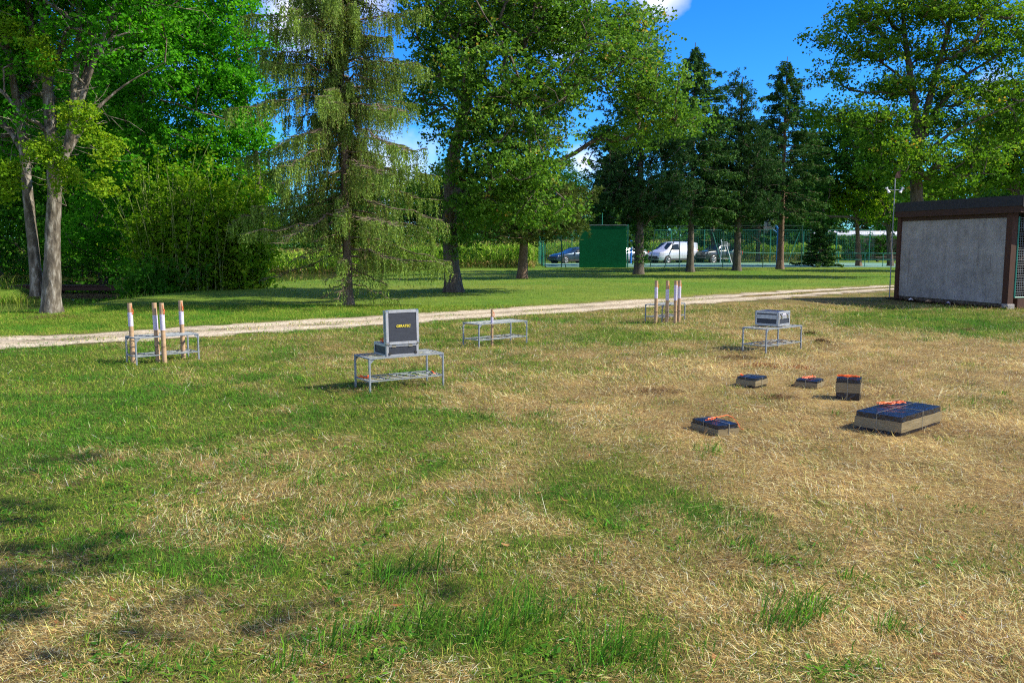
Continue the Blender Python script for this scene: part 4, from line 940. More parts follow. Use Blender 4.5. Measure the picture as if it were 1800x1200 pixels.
# -- bamboo thicket and river plants
def thicket(base, rx, ry, H, ns, nleaf, mat, label, cat, name, seed, size=.14, stem=M_bush, part='foliage'):
    rg = np.random.default_rng(seed); o = empty(name, base, 0, label, cat)
    A = []; B = []; C = []
    for _ in range(ns):
        a = rg.uniform(0, 6.28); k = rg.random() ** .5; x, y = math.cos(a) * rx * k, math.sin(a) * ry * k; h = H * rg.uniform(.3, 1.15) * (1 - .15 * k) * (.75 + .5 * vnoise(np.array([x * 1.6 + 9]), np.array([y * 1.6 + 5]), seed)[0])
        lx, ly = rg.normal(0, .15, 2) * h; p = np.array([x, y, 0.])
        for j in range(5):
            f = (j + 1) / 5; q = np.array([x + lx * f * f, y + ly * f * f, h * f]); A.append(p); B.append(q); p = q
            if f > .1:
                for _k in range(nleaf): C.append(q + rg.normal(0, 1, 3) * np.array([.22, .22, .3]) - np.array([0, 0, .35 * (f < .3)]))
    M2 = surf('cane', (.10, .14, .03), (.22, .26, .06), 5, .5, .1)
    V, q = frusta(np.array(A), np.array(B), np.full(len(A), .014), np.full(len(A), .010), 5); tag(npmesh('stem', V, np.full(len(q), 4), q, M2, o), kind='stuff')
    V, T_, rnd = leaves(np.array(C), 9, .13, size, seed, 1.2, 1.6); tri_mesh(part, V, T_, rnd, mat, o)
    return o
thicket((-12.9, 33.5, gzs(-12.9, 33.5)), 1.75, 1.5, 4.9, 140, 3, M_bush, 'tall dark bamboo thicket with upright canes by the river', 'bamboo', 'bamboo_thicket', 111, .13)
thicket((-11.1, 34.6, gzs(-11.1, 34.6)), 1.2, 1.2, 4.2, 70, 5, M_lime, 'bright yellow-green bush with sunlight put into its leaf colour, right of the bamboo thicket', 'bush', 'leafy_bush', 112, .17)  # lighter leaf colour stands in for sunlight on this side
thicket((-13.2, 31.2, gzs(-13.2, 31.2)), .8, .8, 1.9, 50, 4, M_farl, 'low dark bush at the water edge before the bamboo', 'bush', 'leafy_bush', 113, .14)
thicket((-16.6, 43.5, gzs(-16.6, 43.5)), 1.7, 1.2, 3.0, 60, 5, M_farl, 'shaded bush behind the right end of the footbridge', 'bush', 'leafy_bush', 114, .16)
rgr = np.random.default_rng(115)
def reeds(c, rx, ry, n, h, label):
    o = empty('river_plant', c, 0, label, 'plant')
    x = rgr.normal(0, rx, n); y = rgr.normal(0, ry, n)
    V, lp, f, cc = blades(np.stack([x, y, 0 * x], -1), rgr.uniform(0, 6.28, n), rgr.uniform(.05, .5, n), h * rgr.uniform(.5, 1.1, n), rgr.uniform(.012, .03, n), rgr.uniform(.1, .8, n), pal(n, [(.12, .26, .02), (.2, .32, .03), (.08, .2, .02), (.3, .34, .08)], .2))
    tag(npmesh('blade', V, lp, f, M_blade, o, {'col': cc}), kind='stuff'); return o
reeds((-18.4, 30.6, -.45), .45, .4, 700, .5, 'sunlit clump of tall grass on the far bank at the left edge')
reeds((-22.0, 34.5, -.1), .8, .5, 900, .8, 'tall green reeds behind the sunlit clump on the far bank')
reeds((-12.6, 28.9, -.2), .3, .3, 120, .3, 'short reeds at the water edge right of the twin-trunked maple')
# footbridge
o = empty('footbridge', (-19.0, 38.3, -.12), R(-4), 'low dark wooden footbridge across the river behind the twin-trunked maple', 'bridge')
m = MB()
for i in range(26): m.box((-3.1 + i * .25, 0, 0), (.23, 1.2, .06), 0)
m.build('deck', M_woodh, o)
MB().box((0, -.62, -.12), (6.6, .12, .14)).box((0, .62, -.12), (6.6, .12, .14)).build('beam', M_woodh, o)
for x in (-1.2, 1.4): MB().tube([(x, 0, -.2), (x, 0, -1.2)], .08).build('pile', M_wood, o)

# ------------------------------------------------------------------ maize field
rg = np.random.default_rng(121); PX = []; PY = []
def row(x0, y0, x1, y1, rows, dep, sp=.2):
    L = math.hypot(x1 - x0, y1 - y0); n = int(L / sp); ux, uy = (x1 - x0) / L, (y1 - y0) / L
    for r in range(rows):
        t = np.arange(n) * sp + rg.normal(0, .04, n); PX.append(x0 + ux * t - uy * r * dep + rg.normal(0, .05, n)); PY.append(y0 + uy * t + ux * r * dep + rg.normal(0, .05, n))
row(-42, 61.5, 1.6, 61.5, 9, .75); row(1.8, 88, 34, 88, 8, .75); row(1.6, 62, 1.8, 88, 3, .75)
px_ = np.concatenate(PX); py_ = np.concatenate(PY); n = len(px_); pz = gz(px_, py_); hh = rg.uniform(1.55, 1.9, n) * np.where(py_ > 80, 1.14, 1)
L_ = []
for k in range(9):
    f = .06 + .1 * k; az = rg.uniform(0, 6.28, n); L = rg.uniform(.5, .8, n) * (1 - .25 * abs(f - .5)); x = px_; y = py_
    p = np.stack([x, y, pz + hh * f], -1); low = f < .25
    c = pal(n, [(.42, .33, .12), (.30, .27, .07), (.16, .27, .03)] if low else [(.20, .42, .03), (.30, .50, .04), (.40, .55, .10), (.12, .3, .02)], .22)
    L_.append(blades(p, az, rg.uniform(.3, .8, n), L, rg.uniform(.06, .10, n), rg.uniform(.5, 1.5, n), c))
p = np.stack([px_, py_, pz], -1); L_.append(blades(p, rg.uniform(0, 6.28, n), np.full(n, .04), hh * 1.02, np.full(n, .03), np.full(n, .02), pal(n, [(.16, .24, .04), (.3, .26, .1)], .2)))
for k in range(5):   # tassels
    p = np.stack([px_, py_, pz + hh], -1); L_.append(blades(p, rg.uniform(0, 6.28, n), rg.uniform(.05, .6, n), rg.uniform(.14, .26, n), np.full(n, .014), np.full(n, .2), pal(n, [(.42, .34, .14), (.34, .26, .09)], .2)))
mz = merge('maize_crop', L_, M_blade); tag(mz, kind='stuff')

# ------------------------------------------------------------------ tennis court
def flat(name, pts, z, mat):
    me = bpy.data.meshes.new(name); me.from_pydata([(x, y, gzs(x, y) + z) for x, y in pts], [], [tuple(range(len(pts)))]); me.materials.append(mat)
    o = bpy.data.objects.new(name, me); COL.objects.link(o); tag(o, kind='structure'); return o
flat('court', [(2.6, 64.2), (34, 64.2), (34, 79), (2.6, 79)], .03, M_court)
for y in (66.5, 76.8): flat('court_marking', [(4, y - .03), (32, y - .03), (32, y + .03), (4, y + .03)], .036, M_plwhite)
for x in (8, 29): flat('court_marking', [(x - .03, 66.54), (x + .03, 66.54), (x + .03, 76.76), (x - .03, 76.76)], .036, M_plwhite)
def fence(x0, y0, x1, y1, H, posts, label, tint=M_fence, mesh_s=.16, brace=(), wire=.003):
    o = empty('court_fence', (x0, y0, 0), 0, label, 'fence'); L = math.hypot(x1 - x0, y1 - y0); ux, uy = (x1 - x0) / L, (y1 - y0) / L
    for t in posts: MB().tube([(ux * t, uy * t, -.1), (ux * t, uy * t, H + .03)], .035, 8).build('post', tint, o)
    m = MB()
    for z in (.08, H): m.tube([(0, 0, z), (ux * L, uy * L, z)], .018, 6)
    m.build('rail', tint, o)
    A = []; B = []
    k = np.arange(0, L, mesh_s)
    for t in k: A.append([ux * t, uy * t, .05]); B.append([ux * t, uy * t, H])
    for z in np.arange(.08, H, mesh_s): A.append([0, 0, z]); B.append([ux * L, uy * L, z])
    r = np.full(len(A), wire); V, q = frusta(np.array(A, float), np.array(B, float), r, r, 3); npmesh('wire_mesh', V, np.full(len(q), 4), q, tint, o)
    for (t, dt, dn) in brace: MB().tube([(ux * t, uy * t, H * .93), (ux * (t + dt) - uy * dn, uy * (t + dt) + ux * dn, 0)], .03, 6).build('brace', tint, o)
    return o
xn = lambda u, D: (u - 900) / F * D * 1.0
D1 = 63.9; D2 = 79.2
x0 = P(957, 469.5).x; xs = [P(u, 469.5).x for u in (957, 1188, 1263, 1332, 1398)]
fence(x0, D1, xs[-1] + .0, D1, 3.1, [0.0] + [x - x0 for x in xs[1:]] + [P(985, 469.5).x - x0], 'near wire fence of the tennis court with dark posts', M_fenced, brace=[(9.9, -1.0, 0), (P(1145, 469.5).x - x0, -.3, 0), (P(980, 469.5).x - x0, .55, -.0)])
fence(x0, D2, 33.5, D2, 3.05, list(np.arange(0, 31, 3.05)), 'far wire fence of the tennis court with lighter green posts', M_fence, wire=.0055, brace=[(9.3, 1.0, 0), (16, .9, 0), (24, -1.0, 0)])
fence(x0, D1 + .05, x0, D2 - .05, 3.1, [3.8, 7.6, 11.4], 'left end fence of the tennis court', M_fence, .3, brace=[(3.8, 1.2, 0)])
# practice wall
a = P(1017, 470).x; c = P(1098, 470).x
o = empty('practice_wall', ((a + c) / 2, D1 - .3, 0), 0, 'solid dark green practice wall at the left of the court', 'wall')
MB().box((0, 0, 1.55), (c - a, .12, 3.1), bev=.01).build('board', M_wallg, o)
m = MB()
for x in (-(c - a) / 2 + .04, (c - a) / 2 - .1, (c - a) / 2 + .12): m.box((x, .14, 1.58), (.09, .12, 3.2))
m.build('post', M_fence, o)
MB().box((0, 0, 3.13), (c - a + .1, .18, .05)).build('cap', M_steel, o)
MB().tube([(-.05, .2, 3.1), (-.05, .2, 4.0)], .03).build('stay', M_fence, o)
# low railing at the right
o = empty('court_railing', (P(1466, 469).x, 66.5, 0), 0, 'low green tube railing at the right of the court', 'railing')
xs = [0, 2.7, 4.2, 5.6]
m = MB(); m.tube([(0, 0, 1.03), (9.5, 0, 1.03)], .03).tube([(0, 0, .55), (9.5, 0, .55)], .02); m.build('rail', M_fence, o)
for x in (.0, 2.55, 3.95, 6.5, 9.4): MB().tube([(x, 0, 0), (x, 0, 1.06)], .03).build('post', M_fence, o)
# concrete bench
p = P(1556, 460); o = empty('stone_bench', (p.x, p.y, 0), 0, 'dark low bench on the grass beyond the green railing', 'bench')
MB().box((0, 0, .45), (2.2, .45, .09), bev=.01).build('seat', M_barkd, o); 
for x in (-.8, .8): MB().box((x, 0, .2), (.12, .4, .4)).build('leg', M_barkd, o)
# tennis net
p = P(1281.5, 463.3); o = empty('tennis_net', (p.x, p.y, 0), R(8), 'tennis net sagging from a pale green post behind the pine trunks', 'net')
MB().tube([(0, 0, 0), (0, 0, 1.1)], .06).build('post', M_fence, o); MB().tube([(10.5, 0, 0), (10.5, 0, 1.1)], .06).build('post', M_fence, o)
A = []; B = []; zt = lambda x: 1.07 - .16 * (1 - ((x - 5.25) / 5.25) ** 2)
for x in np.arange(.1, 10.5, .1): A.append([x, 0, .08]); B.append([x, 0, zt(x)])
for k in range(10):
    for x in np.arange(0, 10.5, .5): A.append([x, 0, .1 + (zt(x) - .1) * k / 10]); B.append([x + .5, 0, .1 + (zt(x + .5) - .1) * k / 10])
r = np.full(len(A), .003); V, q = frusta(np.array(A), np.array(B), r, r, 3); npmesh('mesh', V, np.full(len(q), 4), q, M_black, o)
m = MB()
for x in np.arange(0, 10.5, .5): m.tube([(x, 0, zt(x)), (x + .5, 0, zt(x + .5))], .028, 5, False)
m.build('top_tape', M_fence, o)
# umpire chair
p = P(1272, 463.2); o = empty('umpire_chair', (p.x, p.y, 0), R(-12), 'white umpire high chair with ladder beside the net post', 'chair')
for (x, y, tx) in ((-.32, -.35, -.18), (.72, -.35, .22), (-.32, .35, -.18), (.72, .35, .22)): MB().tube([(x, y, 0), (tx, y * .7, 1.62)], .03, 6).build('leg', M_plwhite, o)
m = MB()
for k in range(6):
    f = (k + .7) / 6.3; m.tube([(.72 - .5 * f, -.35 + .1 * f, 1.62 * f), (.72 - .5 * f, .35 - .1 * f, 1.62 * f)], .025, 6)
    m.tube([(-.32 + .14 * f, -.35 + .1 * f, 1.62 * f), (.72 - .5 * f, -.35 + .1 * f, 1.62 * f)], .014, 4) if k in (1, 4) else None
m.build('ladder', M_plwhite, o)
MB().box((.0, 0, 1.66), (.5, .5, .05), bev=.01).build('seat', M_plwhite, o)
MB().box((-.25, 0, 2.0), (.06, .5, .32), .0, Matrix.Rotation(R(-12), 3, 'Y'), bev=.02).build('backrest', M_plwhite, o)
for s in (-.27, .27): MB().tube([(-.2, s, 1.7), (-.2, s, 1.92), (.28, s, 1.92), (.28, s, 1.7)], .02, 5).build('armrest', M_plwhite, o)
# basketball hoops
def hoop(p, ph, rz, bw, bh, label, wood=M_plwhite, arm=.9):
    o = empty('basketball_hoop', (p.x, p.y, 0), rz, label, 'hoop')
    MB().tube([(0, 0, 0), (0, 0, ph), (-arm * .35, 0, ph + .35), (-arm, 0, ph + .55)], [.10, .09, .08, .07], 10).tube([(0, 0, ph - .25), (-arm, 0, ph + .2)], .03, 6).build('pole', M_blue, o)
    MB().box((-arm - .05, 0, ph + .45), (.05, bw, bh), bev=.01).build('backboard', wood, o)
    MB().box((-arm - .09, 0, ph + .3), (.012, bw * .36, .04)).box((-arm - .09, 0, ph + .62), (.012, bw * .36, .04)).box((-arm - .09, bw * .17, ph + .46), (.012, .04, .36)).box((-arm - .09, -bw * .17, ph + .46), (.012, .04, .36)).build('target_square', M_black, o)
    c = [(-arm - .35 + .23 * math.cos(a), .23 * math.sin(a), ph + .2) for a in np.linspace(0, 6.283, 17)]
    MB().tube(c, .012, 5, False).build('rim', M_orange, o)
    m = MB()
    for a in np.linspace(0, 6.283, 9)[:-1]:
        m.tube([(-arm - .35 + .23 * math.cos(a), .23 * math.sin(a), ph + .2), (-arm - .35 + .12 * math.cos(a + .4), .12 * math.sin(a + .4), ph - .2)], .006, 3)
    m.build('hoop_net', M_plwhite, o)
    return o
M_bwood = surf('worn_board', (.45, .38, .28), (.62, .56, .46), 5, .7, .1)
hoop(P(1109, 463.3), 2.55, R(-60), 1.1, .85, 'basketball hoop with a white board behind the ivy-clad pine trunk')
hoop(P(1366, 471), 2.75, R(25), 1.1, .8, 'basketball hoop with a worn beige board left of the pointed spruce trunk', M_bwood, .8)
# far building and clipped hedge
p = W(1520, 440, 108); o = empty('low_building', (p.x, p.y, 0), 0, 'far low building with a pale roof above the clipped hedge', 'building')
MB().box((0, 3, 1.45), (12, 6, 2.9)).build('wall', M_plaster, o)
m = MB(); m.add([(-6.4, -.5, 2.95), (6.4, -.5, 2.95), (6.4, 3, 3.45), (-6.4, 3, 3.45), (-6.4, 6.5, 2.95), (6.4, 6.5, 2.95), (-6.4, -.5, 2.8), (6.4, -.5, 2.8), (6.4, 6.5, 2.8), (-6.4, 6.5, 2.8)], [(0, 1, 2, 3), (3, 2, 5, 4), (6, 7, 1, 0), (9, 4, 5, 8), (6, 9, 8, 7), (7, 8, 5, 2, 1), (0, 3, 4, 9, 6)])
m.build('roof', surf('pale_roof', (.45, .46, .5), (.6, .61, .66), 4, .6, .1), o)
p = W(1528, 440, 92); o = empty('clipped_hedge', (p.x, p.y, 0), 0, 'tall clipped dark green hedge before the far building', 'hedge')
c = np.stack([rg.uniform(-5.5, 5.5, 700), rg.uniform(-.8, .8, 700), rg.uniform(0.1, 2.5, 700)], -1)
V, T_, rnd = leaves(c, 26, .14, .2, 131, 1); tri_mesh('foliage', V, T_, rnd, M_far, o)
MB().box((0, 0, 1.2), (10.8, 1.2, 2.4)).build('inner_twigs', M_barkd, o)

# ------------------------------------------------------------------ cars
def car(p, rz, st, wheels, wr, label, color, glass, roofrack=False, lights=None, van=False, trim=None):
    """st: stations (x, z_low, z_belt, z_roof, half width at belt, half width at roof); x points to the front"""
    xm = (wheels[0]); o = empty('parked_car' if not van else 'parked_van', (p.x, p.y, gzs(p.x, p.y)), rz, label, 'van' if van else 'car', 'vehicles parked along the maize field')
    ring = []
    for (x, zl, zb, zr, wb, wt) in st:
        x -= xm; top = zr > zb + .1
        pts = [(x, -wb * .86, zl), (x, -wb * .97, zl + .12), (x, -wb, (zl + zb) / 2 + .05), (x, -wb * .985, zb - .06), (x, -wb * .94, zb), (x, -wt, zr - (.05 if top else .0)), (x, -wt * .82, zr + (0 if top else .02)), (x, 0, zr + .035)]
        pts += [(a, -b_, c_) for (a, b_, c_) in pts[-2::-1]]; ring.append(pts)
    n = len(ring[0]); m = MB(); vs = [q for r_ in ring for q in r_]; fs = []
    for i in range(len(ring) - 1):
        for k in range(n - 1): fs.append((i * n + k, i * n + k + 1, (i + 1) * n + k + 1, (i + 1) * n + k))
        fs.append((i * n + n - 1, i * n, (i + 1) * n, (i + 1) * n + n - 1))
    fs.append(tuple(range(n))); fs.append(tuple((len(ring) - 1) * n + k for k in range(n)))
    m.add(vs, fs); bod = m.build('body', color, o, True)
    X_ = np.array([s[0] for s in st]); 
    def at(x, t, side):   # point on the greenhouse side
        zb, zr, wb, wt = [np.interp(x, X_[::-1], np.array([s[i] for s in st])[::-1]) for i in (2, 3, 4, 5)]
        zz = zb + (zr - .05 - zb) * t; ww = wb * .94 + (wt - wb * .94) * t; return (x - xm, side * (ww + .012), zz)
    for side in (-1, 1):
        for (xa, xb, xc, xd, t0, t1) in glass['side']:
            MB().add([at(xa, t0, side), at(xb, t0, side), at(xc, t1, side), at(xd, t1, side)], [(0, 1, 2, 3)]).build('side_window', M_glass, o)
    for key, nm in (('front', 'windscreen'), ('rear', 'rear_window')):
        (xa, za, wa, xb, zb_, wb_) = glass[key]; s_ = .02 if key == 'front' else -.02
        MB().add([(xa - xm + s_, -wa, za + .015), (xa - xm + s_, wa, za + .015), (xb - xm + s_, wb_, zb_ + .02), (xb - xm + s_, -wb_, zb_ + .02)], [(0, 1, 2, 3)]).build(nm, M_glass, o)
    hw = max(s[4] for s in st)
    for wx in wheels:
        for side in (-1, 1):
            MB().tube([(wx - xm, side * (hw - .26), wr), (wx - xm, side * (hw - .005), wr)], wr * 1.14, 20).build('wheel_arch', M_black, o)
            w = MB(); w.tube([(wx - xm, side * (hw - .22), wr), (wx - xm, side * (hw - .02), wr), (wx - xm, side * (hw + .015), wr)], [wr, wr, wr * .93], 24); tyre = w.build('wheel', M_black, o, True)
            r_ = MB()
            for k in range(7):
                a = k * 2 * math.pi / 7; ca, sa = math.cos(a), math.sin(a); r_.tube([(wx - xm + ca * .05, side * (hw + .022), wr + sa * .05), (wx - xm + ca * wr * .68, side * (hw + .02), wr + sa * wr * .68)], .028, 5)
            c = [(wx - xm + math.cos(a) * wr * .66, side * (hw + .018), wr + math.sin(a) * wr * .66) for a in np.linspace(0, 6.2832, 21)]
            r_.tube(c, .022, 5, False); r_.build('rim', M_rim, tyre)
    xf = st[0][0] - xm; 
    (lx, lz, lw, lh) = lights
    for side in (-1, 1):
        MB().box((lx - xm, side * lw, lz), (.34, .34, lh), side * -.5, bev=.03).build('headlight', M_chip, o)
        xr = st[-1][0] - xm; MB().box((xr + .06, side * (hw * .84), .95 if not van else 1.1), (.16, .18, .3), bev=.03).build('tail_light', M_red, o)
        mx_ = glass['mirror']; MB().box((mx_[0] - xm, side * (hw + .1), mx_[1]), (.12, .2, .15), bev=.03).build('wing_mirror', trim or color, o)
    MB().box((xf + .02, 0, st[0][1] + .22), (.08, hw * 1.2, .18), bev=.02).build('grille', M_black, o)
    MB().box((xf + .03, 0, st[0][1] + .1), (.09, hw * 1.65, .12), bev=.03).build('front_bumper', trim or color, o)
    m = MB()
    for side in (-1, 1): m.box(((wheels[0] + wheels[1]) / 2 - xm, side * (hw * .985), st[3][1] + .1), (wheels[0] - wheels[1] - 2.6 * wr, .03, .14), bev=.01)
    m.build('side_sill', trim or M_black, o)
    m = MB()
    for x in glass.get('seams', ()):
        for side in (-1, 1): q0 = at(x, 0, side); m.box((x - xm, side * (hw * .985 + .004), (q0[2] + st[3][1]) / 2 + .1), (.014, .02, (q0[2] - st[3][1]) * .8))
    if glass.get('seams'): m.build('door_seam', M_black, o)
    if roofrack:
        m = MB()
        for side in (-1, 1): m.tube([(-.9 - .4, side * .58, roofrack), (-1.35, side * .58, roofrack + .07), (-3.1, side * .58, roofrack + .07), (-3.2, side * .58, roofrack)], .02, 6)
        m.build('roof_rail', M_steel, o)
    return o
YAW = R(180 + 33)
sedan = [(4.55, .32, .55, .58, .70, .5), (4.35, .2, .72, .75, .82, .72), (3.9, .2, .84, .86, .9, .78), (3.3, .2, .93, .96, .92, .80), (2.9, .2, .96, 1.12, .92, .74), (2.2, .2, .97, 1.42, .92, .60), (1.5, .2, .98, 1.47, .92, .60), (.9, .2, 1.0, 1.38, .92, .6), (.35, .2, 1.03, 1.12, .90, .70), (.05, .25, 1.0, 1.03, .84, .7), (-.05, .4, .7, .72, .8, .7)]
car(P(983.8, 463), YAW, sedan, (3.75, .95), .33, 'dark blue-grey low car half hidden by the left of the green practice wall', paint('dark_blue_paint', (.03, .06, .09), .5),
    dict(side=[(2.75, 1.8, 1.8, 2.25, .15, .88), (1.72, .95, 1.1, 1.72, .15, .88), (.88, .5, .8, 1.02, .2, .8)], front=(2.97, 1.06, .7, 2.25, 1.41, .57), rear=(.42, 1.14, .62, .86, 1.38, .55), mirror=(2.6, 1.02), seams=(2.75, 1.75, .9)), lights=(4.25, .68, .62, .14))
hatch = [(4.25, .32, .6, .62, .70, .5), (4.1, .2, .8, .83, .8, .7), (3.6, .2, .93, .95, .87, .75), (3.2, .2, .98, 1.08, .88, .72), (2.5, .2, 1.0, 1.45, .88, .62), (1.6, .2, 1.02, 1.52, .88, .62), (.8, .2, 1.04, 1.47, .88, .6), (.25, .22, 1.06, 1.3, .86, .58), (.0, .25, 1.0, 1.04, .83, .6), (-.05, .35, .7, .72, .8, .6)]
pp = P(1117, 462.5); sp = Vector((math.cos(YAW), math.sin(YAW), 0)) * 2.6
car(pp + sp, YAW, hatch, (3.45, .85), .32, 'silver hatchback of which the tail shows right of the green practice wall', paint('silver_paint', (.40, .43, .47), .5),
    dict(side=[(2.9, 2.0, 2.0, 2.5, .15, .88), (1.92, 1.1, 1.1, 1.92, .15, .88), (1.02, .42, .6, 1.02, .2, .82)], front=(3.2, 1.08, .68, 2.5, 1.45, .56), rear=(.1, 1.12, .6, .3, 1.32, .52), mirror=(2.8, 1.08), seams=(2.9, 1.95, 1.05)), lights=(3.95, .75, .6, .15))
van = [(4.8, .35, .72, .74, .75, .55), (4.62, .25, .95, .98, .88, .75), (4.2, .25, 1.08, 1.1, .93, .8), (3.85, .25, 1.15, 1.25, .94, .8), (3.1, .25, 1.2, 1.86, .95, .78), (2.7, .25, 1.2, 1.93, .95, .78), (1.5, .25, 1.2, 1.95, .95, .80), (.4, .25, 1.2, 1.93, .95, .80), (.05, .28, 1.18, 1.88, .92, .78), (.0, .4, 1.1, 1.7, .9, .75)]
car(P(1161.5, 462.8), YAW, van, (3.85, .8), .34, 'silver-white panel van parked between two pine trunks', paint('white_silver_paint', (.60, .62, .68), .25),
    dict(side=[(3.55, 2.45, 2.45, 3.08, .02, .82)], front=(3.9, 1.2, .78, 3.12, 1.84, .72), rear=(-.0, 1.2, .6, -.0, 1.66, .6), mirror=(3.35, 1.3), seams=(3.6, 2.4, 1.3)), lights=(4.5, .88, .68, .22), van=True, trim=M_black)
suv = [(4.7, .42, .85, .87, .78, .6), (4.6, .3, 1.02, 1.05, .86, .78), (4.0, .32, 1.1, 1.13, .92, .82), (3.5, .32, 1.13, 1.18, .93, .82), (3.3, .32, 1.14, 1.25, .93, .78), (2.75, .32, 1.15, 1.66, .93, .68), (1.8, .32, 1.16, 1.74, .93, .69), (.8, .32, 1.17, 1.72, .93, .68), (.25, .34, 1.18, 1.6, .91, .66), (.02, .38, 1.1, 1.15, .88, .7), (-.05, .45, .8, .82, .85, .7)]
sv = car(P(1241.5, 462.3), YAW, suv, (3.85, 1.08), .40, 'dark grey off-road car with roof rails behind the umpire chair', paint('dark_green_grey_paint', (.055, .065, .062), .4),
    dict(side=[(3.1, 2.25, 2.25, 2.72, .1, .86), (2.17, 1.3, 1.3, 2.17, .1, .86), (1.2, .45, .6, 1.2, .12, .84)], front=(3.36, 1.2, .74, 2.78, 1.66, .64), rear=(.08, 1.2, .62, .26, 1.58, .58), mirror=(3.0, 1.22), seams=(3.1, 2.2, 1.25)), lights=(4.5, .92, .66, .16), roofrack=1.74, trim=surf('grey_cladding', (.13, .135, .12), (.17, .175, .16), 5, .6, .1))

# ------------------------------------------------------------------ shed
A0 = P(1572, 526); B0 = P(1771, 543)
sx, sy = B0.x, B0.y; Ls = math.hypot(A0.x - B0.x, A0.y - B0.y); ang = math.atan2(A0.y - B0.y, A0.x - B0.x)
o = empty('shed', (sx, sy, 0), ang, 'shed with a grey rendered side wall, dark wooden frame and flat dark roof', 'shed')
M_stain = surf('damp_render', (.15, .14, .13), (.27, .255, .235), 9, .95, .3)
# local x runs away from the camera along the wall; local +y points left (outside), -y into the building
Wd = 5.2
MB().box((Ls / 2, -.09, 1.27), (Ls - .16, .12, 2.30), bev=.005).build('side_wall', M_plaster, o)
for (fx, z0_, z1_, wd) in ((.88, .45, 1.62, .022), (.26, 1.1, 1.75, .03), (.16, .95, 1.45, .02)):   # water streaks on the render
    xw = Ls * fx; m = MB(); m.add([(xw - wd * .3, -.026, z0_), (xw + wd * .5, -.026, z0_), (xw + wd, -.026, (z0_ + z1_) / 2), (xw + wd * .3, -.026, z1_), (xw - wd * .2, -.026, z1_), (xw - wd * .9, -.026, (z0_ + z1_) / 2)], [(0, 1, 2, 3, 4, 5)])
    m.build('water_stain', M_stain, o)
MB().box((Ls - .07, -.07, 1.25), (.15, .18, 2.66)).build('corner_post', M_wood, o)
MB().box((.09, -.07, 1.30), (.19, .18, 2.50)).build('corner_post', M_wood, o)
MB().box((Ls / 2, -.085, 2.48), (Ls, .15, .13)).build('wall_plate', M_woodh, o)
MB().box((.05, -.05, .03), (.22, .26, .2), bev=.02).build('footing', M_plaster, o)
MB().box((Ls / 2, -.15, .04), (Ls, .2, .16)).build('plinth', M_barkd, o)
sl = math.tan(R(24))
def slab(y0, y1, x0, x1, z, th): return [(x0, y0, z - (.25 - y0) * sl * 0), ]
m = MB(); z1 = 2.98; ys = .06; ye = -Wd; ze = z1 - (ys - ye) * sl * .55
x0_, x1_ = -.30, Ls + .06
for (xa, xb, ya, yb, za, zb_, th) in [(x0_, x1_, ys, ye, z1, ze, .07)]:
    m.add([(xa, ya, za), (xb, ya, za), (xb, yb, zb_), (xa, yb, zb_), (xa, ya, za - th), (xb, ya, za - th), (xb, yb, zb_ - th), (xa, yb, zb_ - th)], [(0, 1, 2, 3), (7, 6, 5, 4), (0, 4, 5, 1), (2, 6, 7, 3), (1, 5, 6, 2), (0, 3, 7, 4)])
rf = m.build('roof', M_roof, o)
MB().box(((x0_ + x1_) / 2, ys + .012, z1 - .14), (x1_ - x0_ + .01, .035, .27)).build('roof_fascia', M_roof, o)
MB().box(((x0_ + x1_) / 2 - .0, ys - .03, z1 - .34), (x1_ - x0_ - .02, .10, .22)).build('eaves_board', M_woodh, o)
m = MB(); dz = z1 - ze
m.add([(x0_ - .03, ys, z1 - .0), (x0_ - .03, ye, ze), (x0_ - .03, ye, ze - .3), (x0_ - .03, ys, z1 - .3), (x0_ + .0, ys, z1), (x0_, ye, ze), (x0_, ye, ze - .3), (x0_, ys, z1 - .3)], [(0, 1, 2, 3), (7, 6, 5, 4), (0, 4, 5, 1), (3, 2, 6, 7), (0, 3, 7, 4), (1, 5, 6, 2)])
m.build('verge_board', M_roof, o)
for x in (0.1, Ls - .1): MB().box((x, -Wd + .1, .6), (.15, .15, 1.6)).build('corner_post', M_wood, o)
MB().box((Ls - .06, -Wd / 2, .9), (.1, Wd - .2, 1.8)).build('back_wall', M_wood, o)
MB().box((Ls / 2, -Wd + .1, .6), (Ls - .3, .1, 1.2)).build('low_wall', M_plaster, o)
# wire screen across the front
A = []; B = []
ztop = lambda y: min(2.42, z1 - .42 - (ys - y) * sl * .55)
for y in np.arange(-.22, -Wd + .2, -.065): A.append([-.0, y, .32]); B.append([-.0, y, ztop(y)])
for z in np.arange(.32, 2.42, .065):
    ye_ = -Wd + .2 if z < ztop(-Wd + .2) else -(z1 - .42 - z) / (sl * .55) + ys
    A.append([0, -.22, z]); B.append([0, ye_, z])
r = np.full(len(A), .004); V, q = frusta(np.array(A), np.array(B), r, r, 4)
scn = npmesh('wire_screen', V, np.full(len(q), 4), q, M_steel, o)
MB().tube([(0, -.2, .3), (0, -.2, 2.44)], .022, 6).tube([(0, -.2, .3), (0, -Wd + .2, .3)], .022, 6).build('screen_frame', M_fence, scn)
MB().box((.1, -Wd / 2 - .1, .12), (.24, Wd - .4, .3)).build('front_sill', M_wood, o)
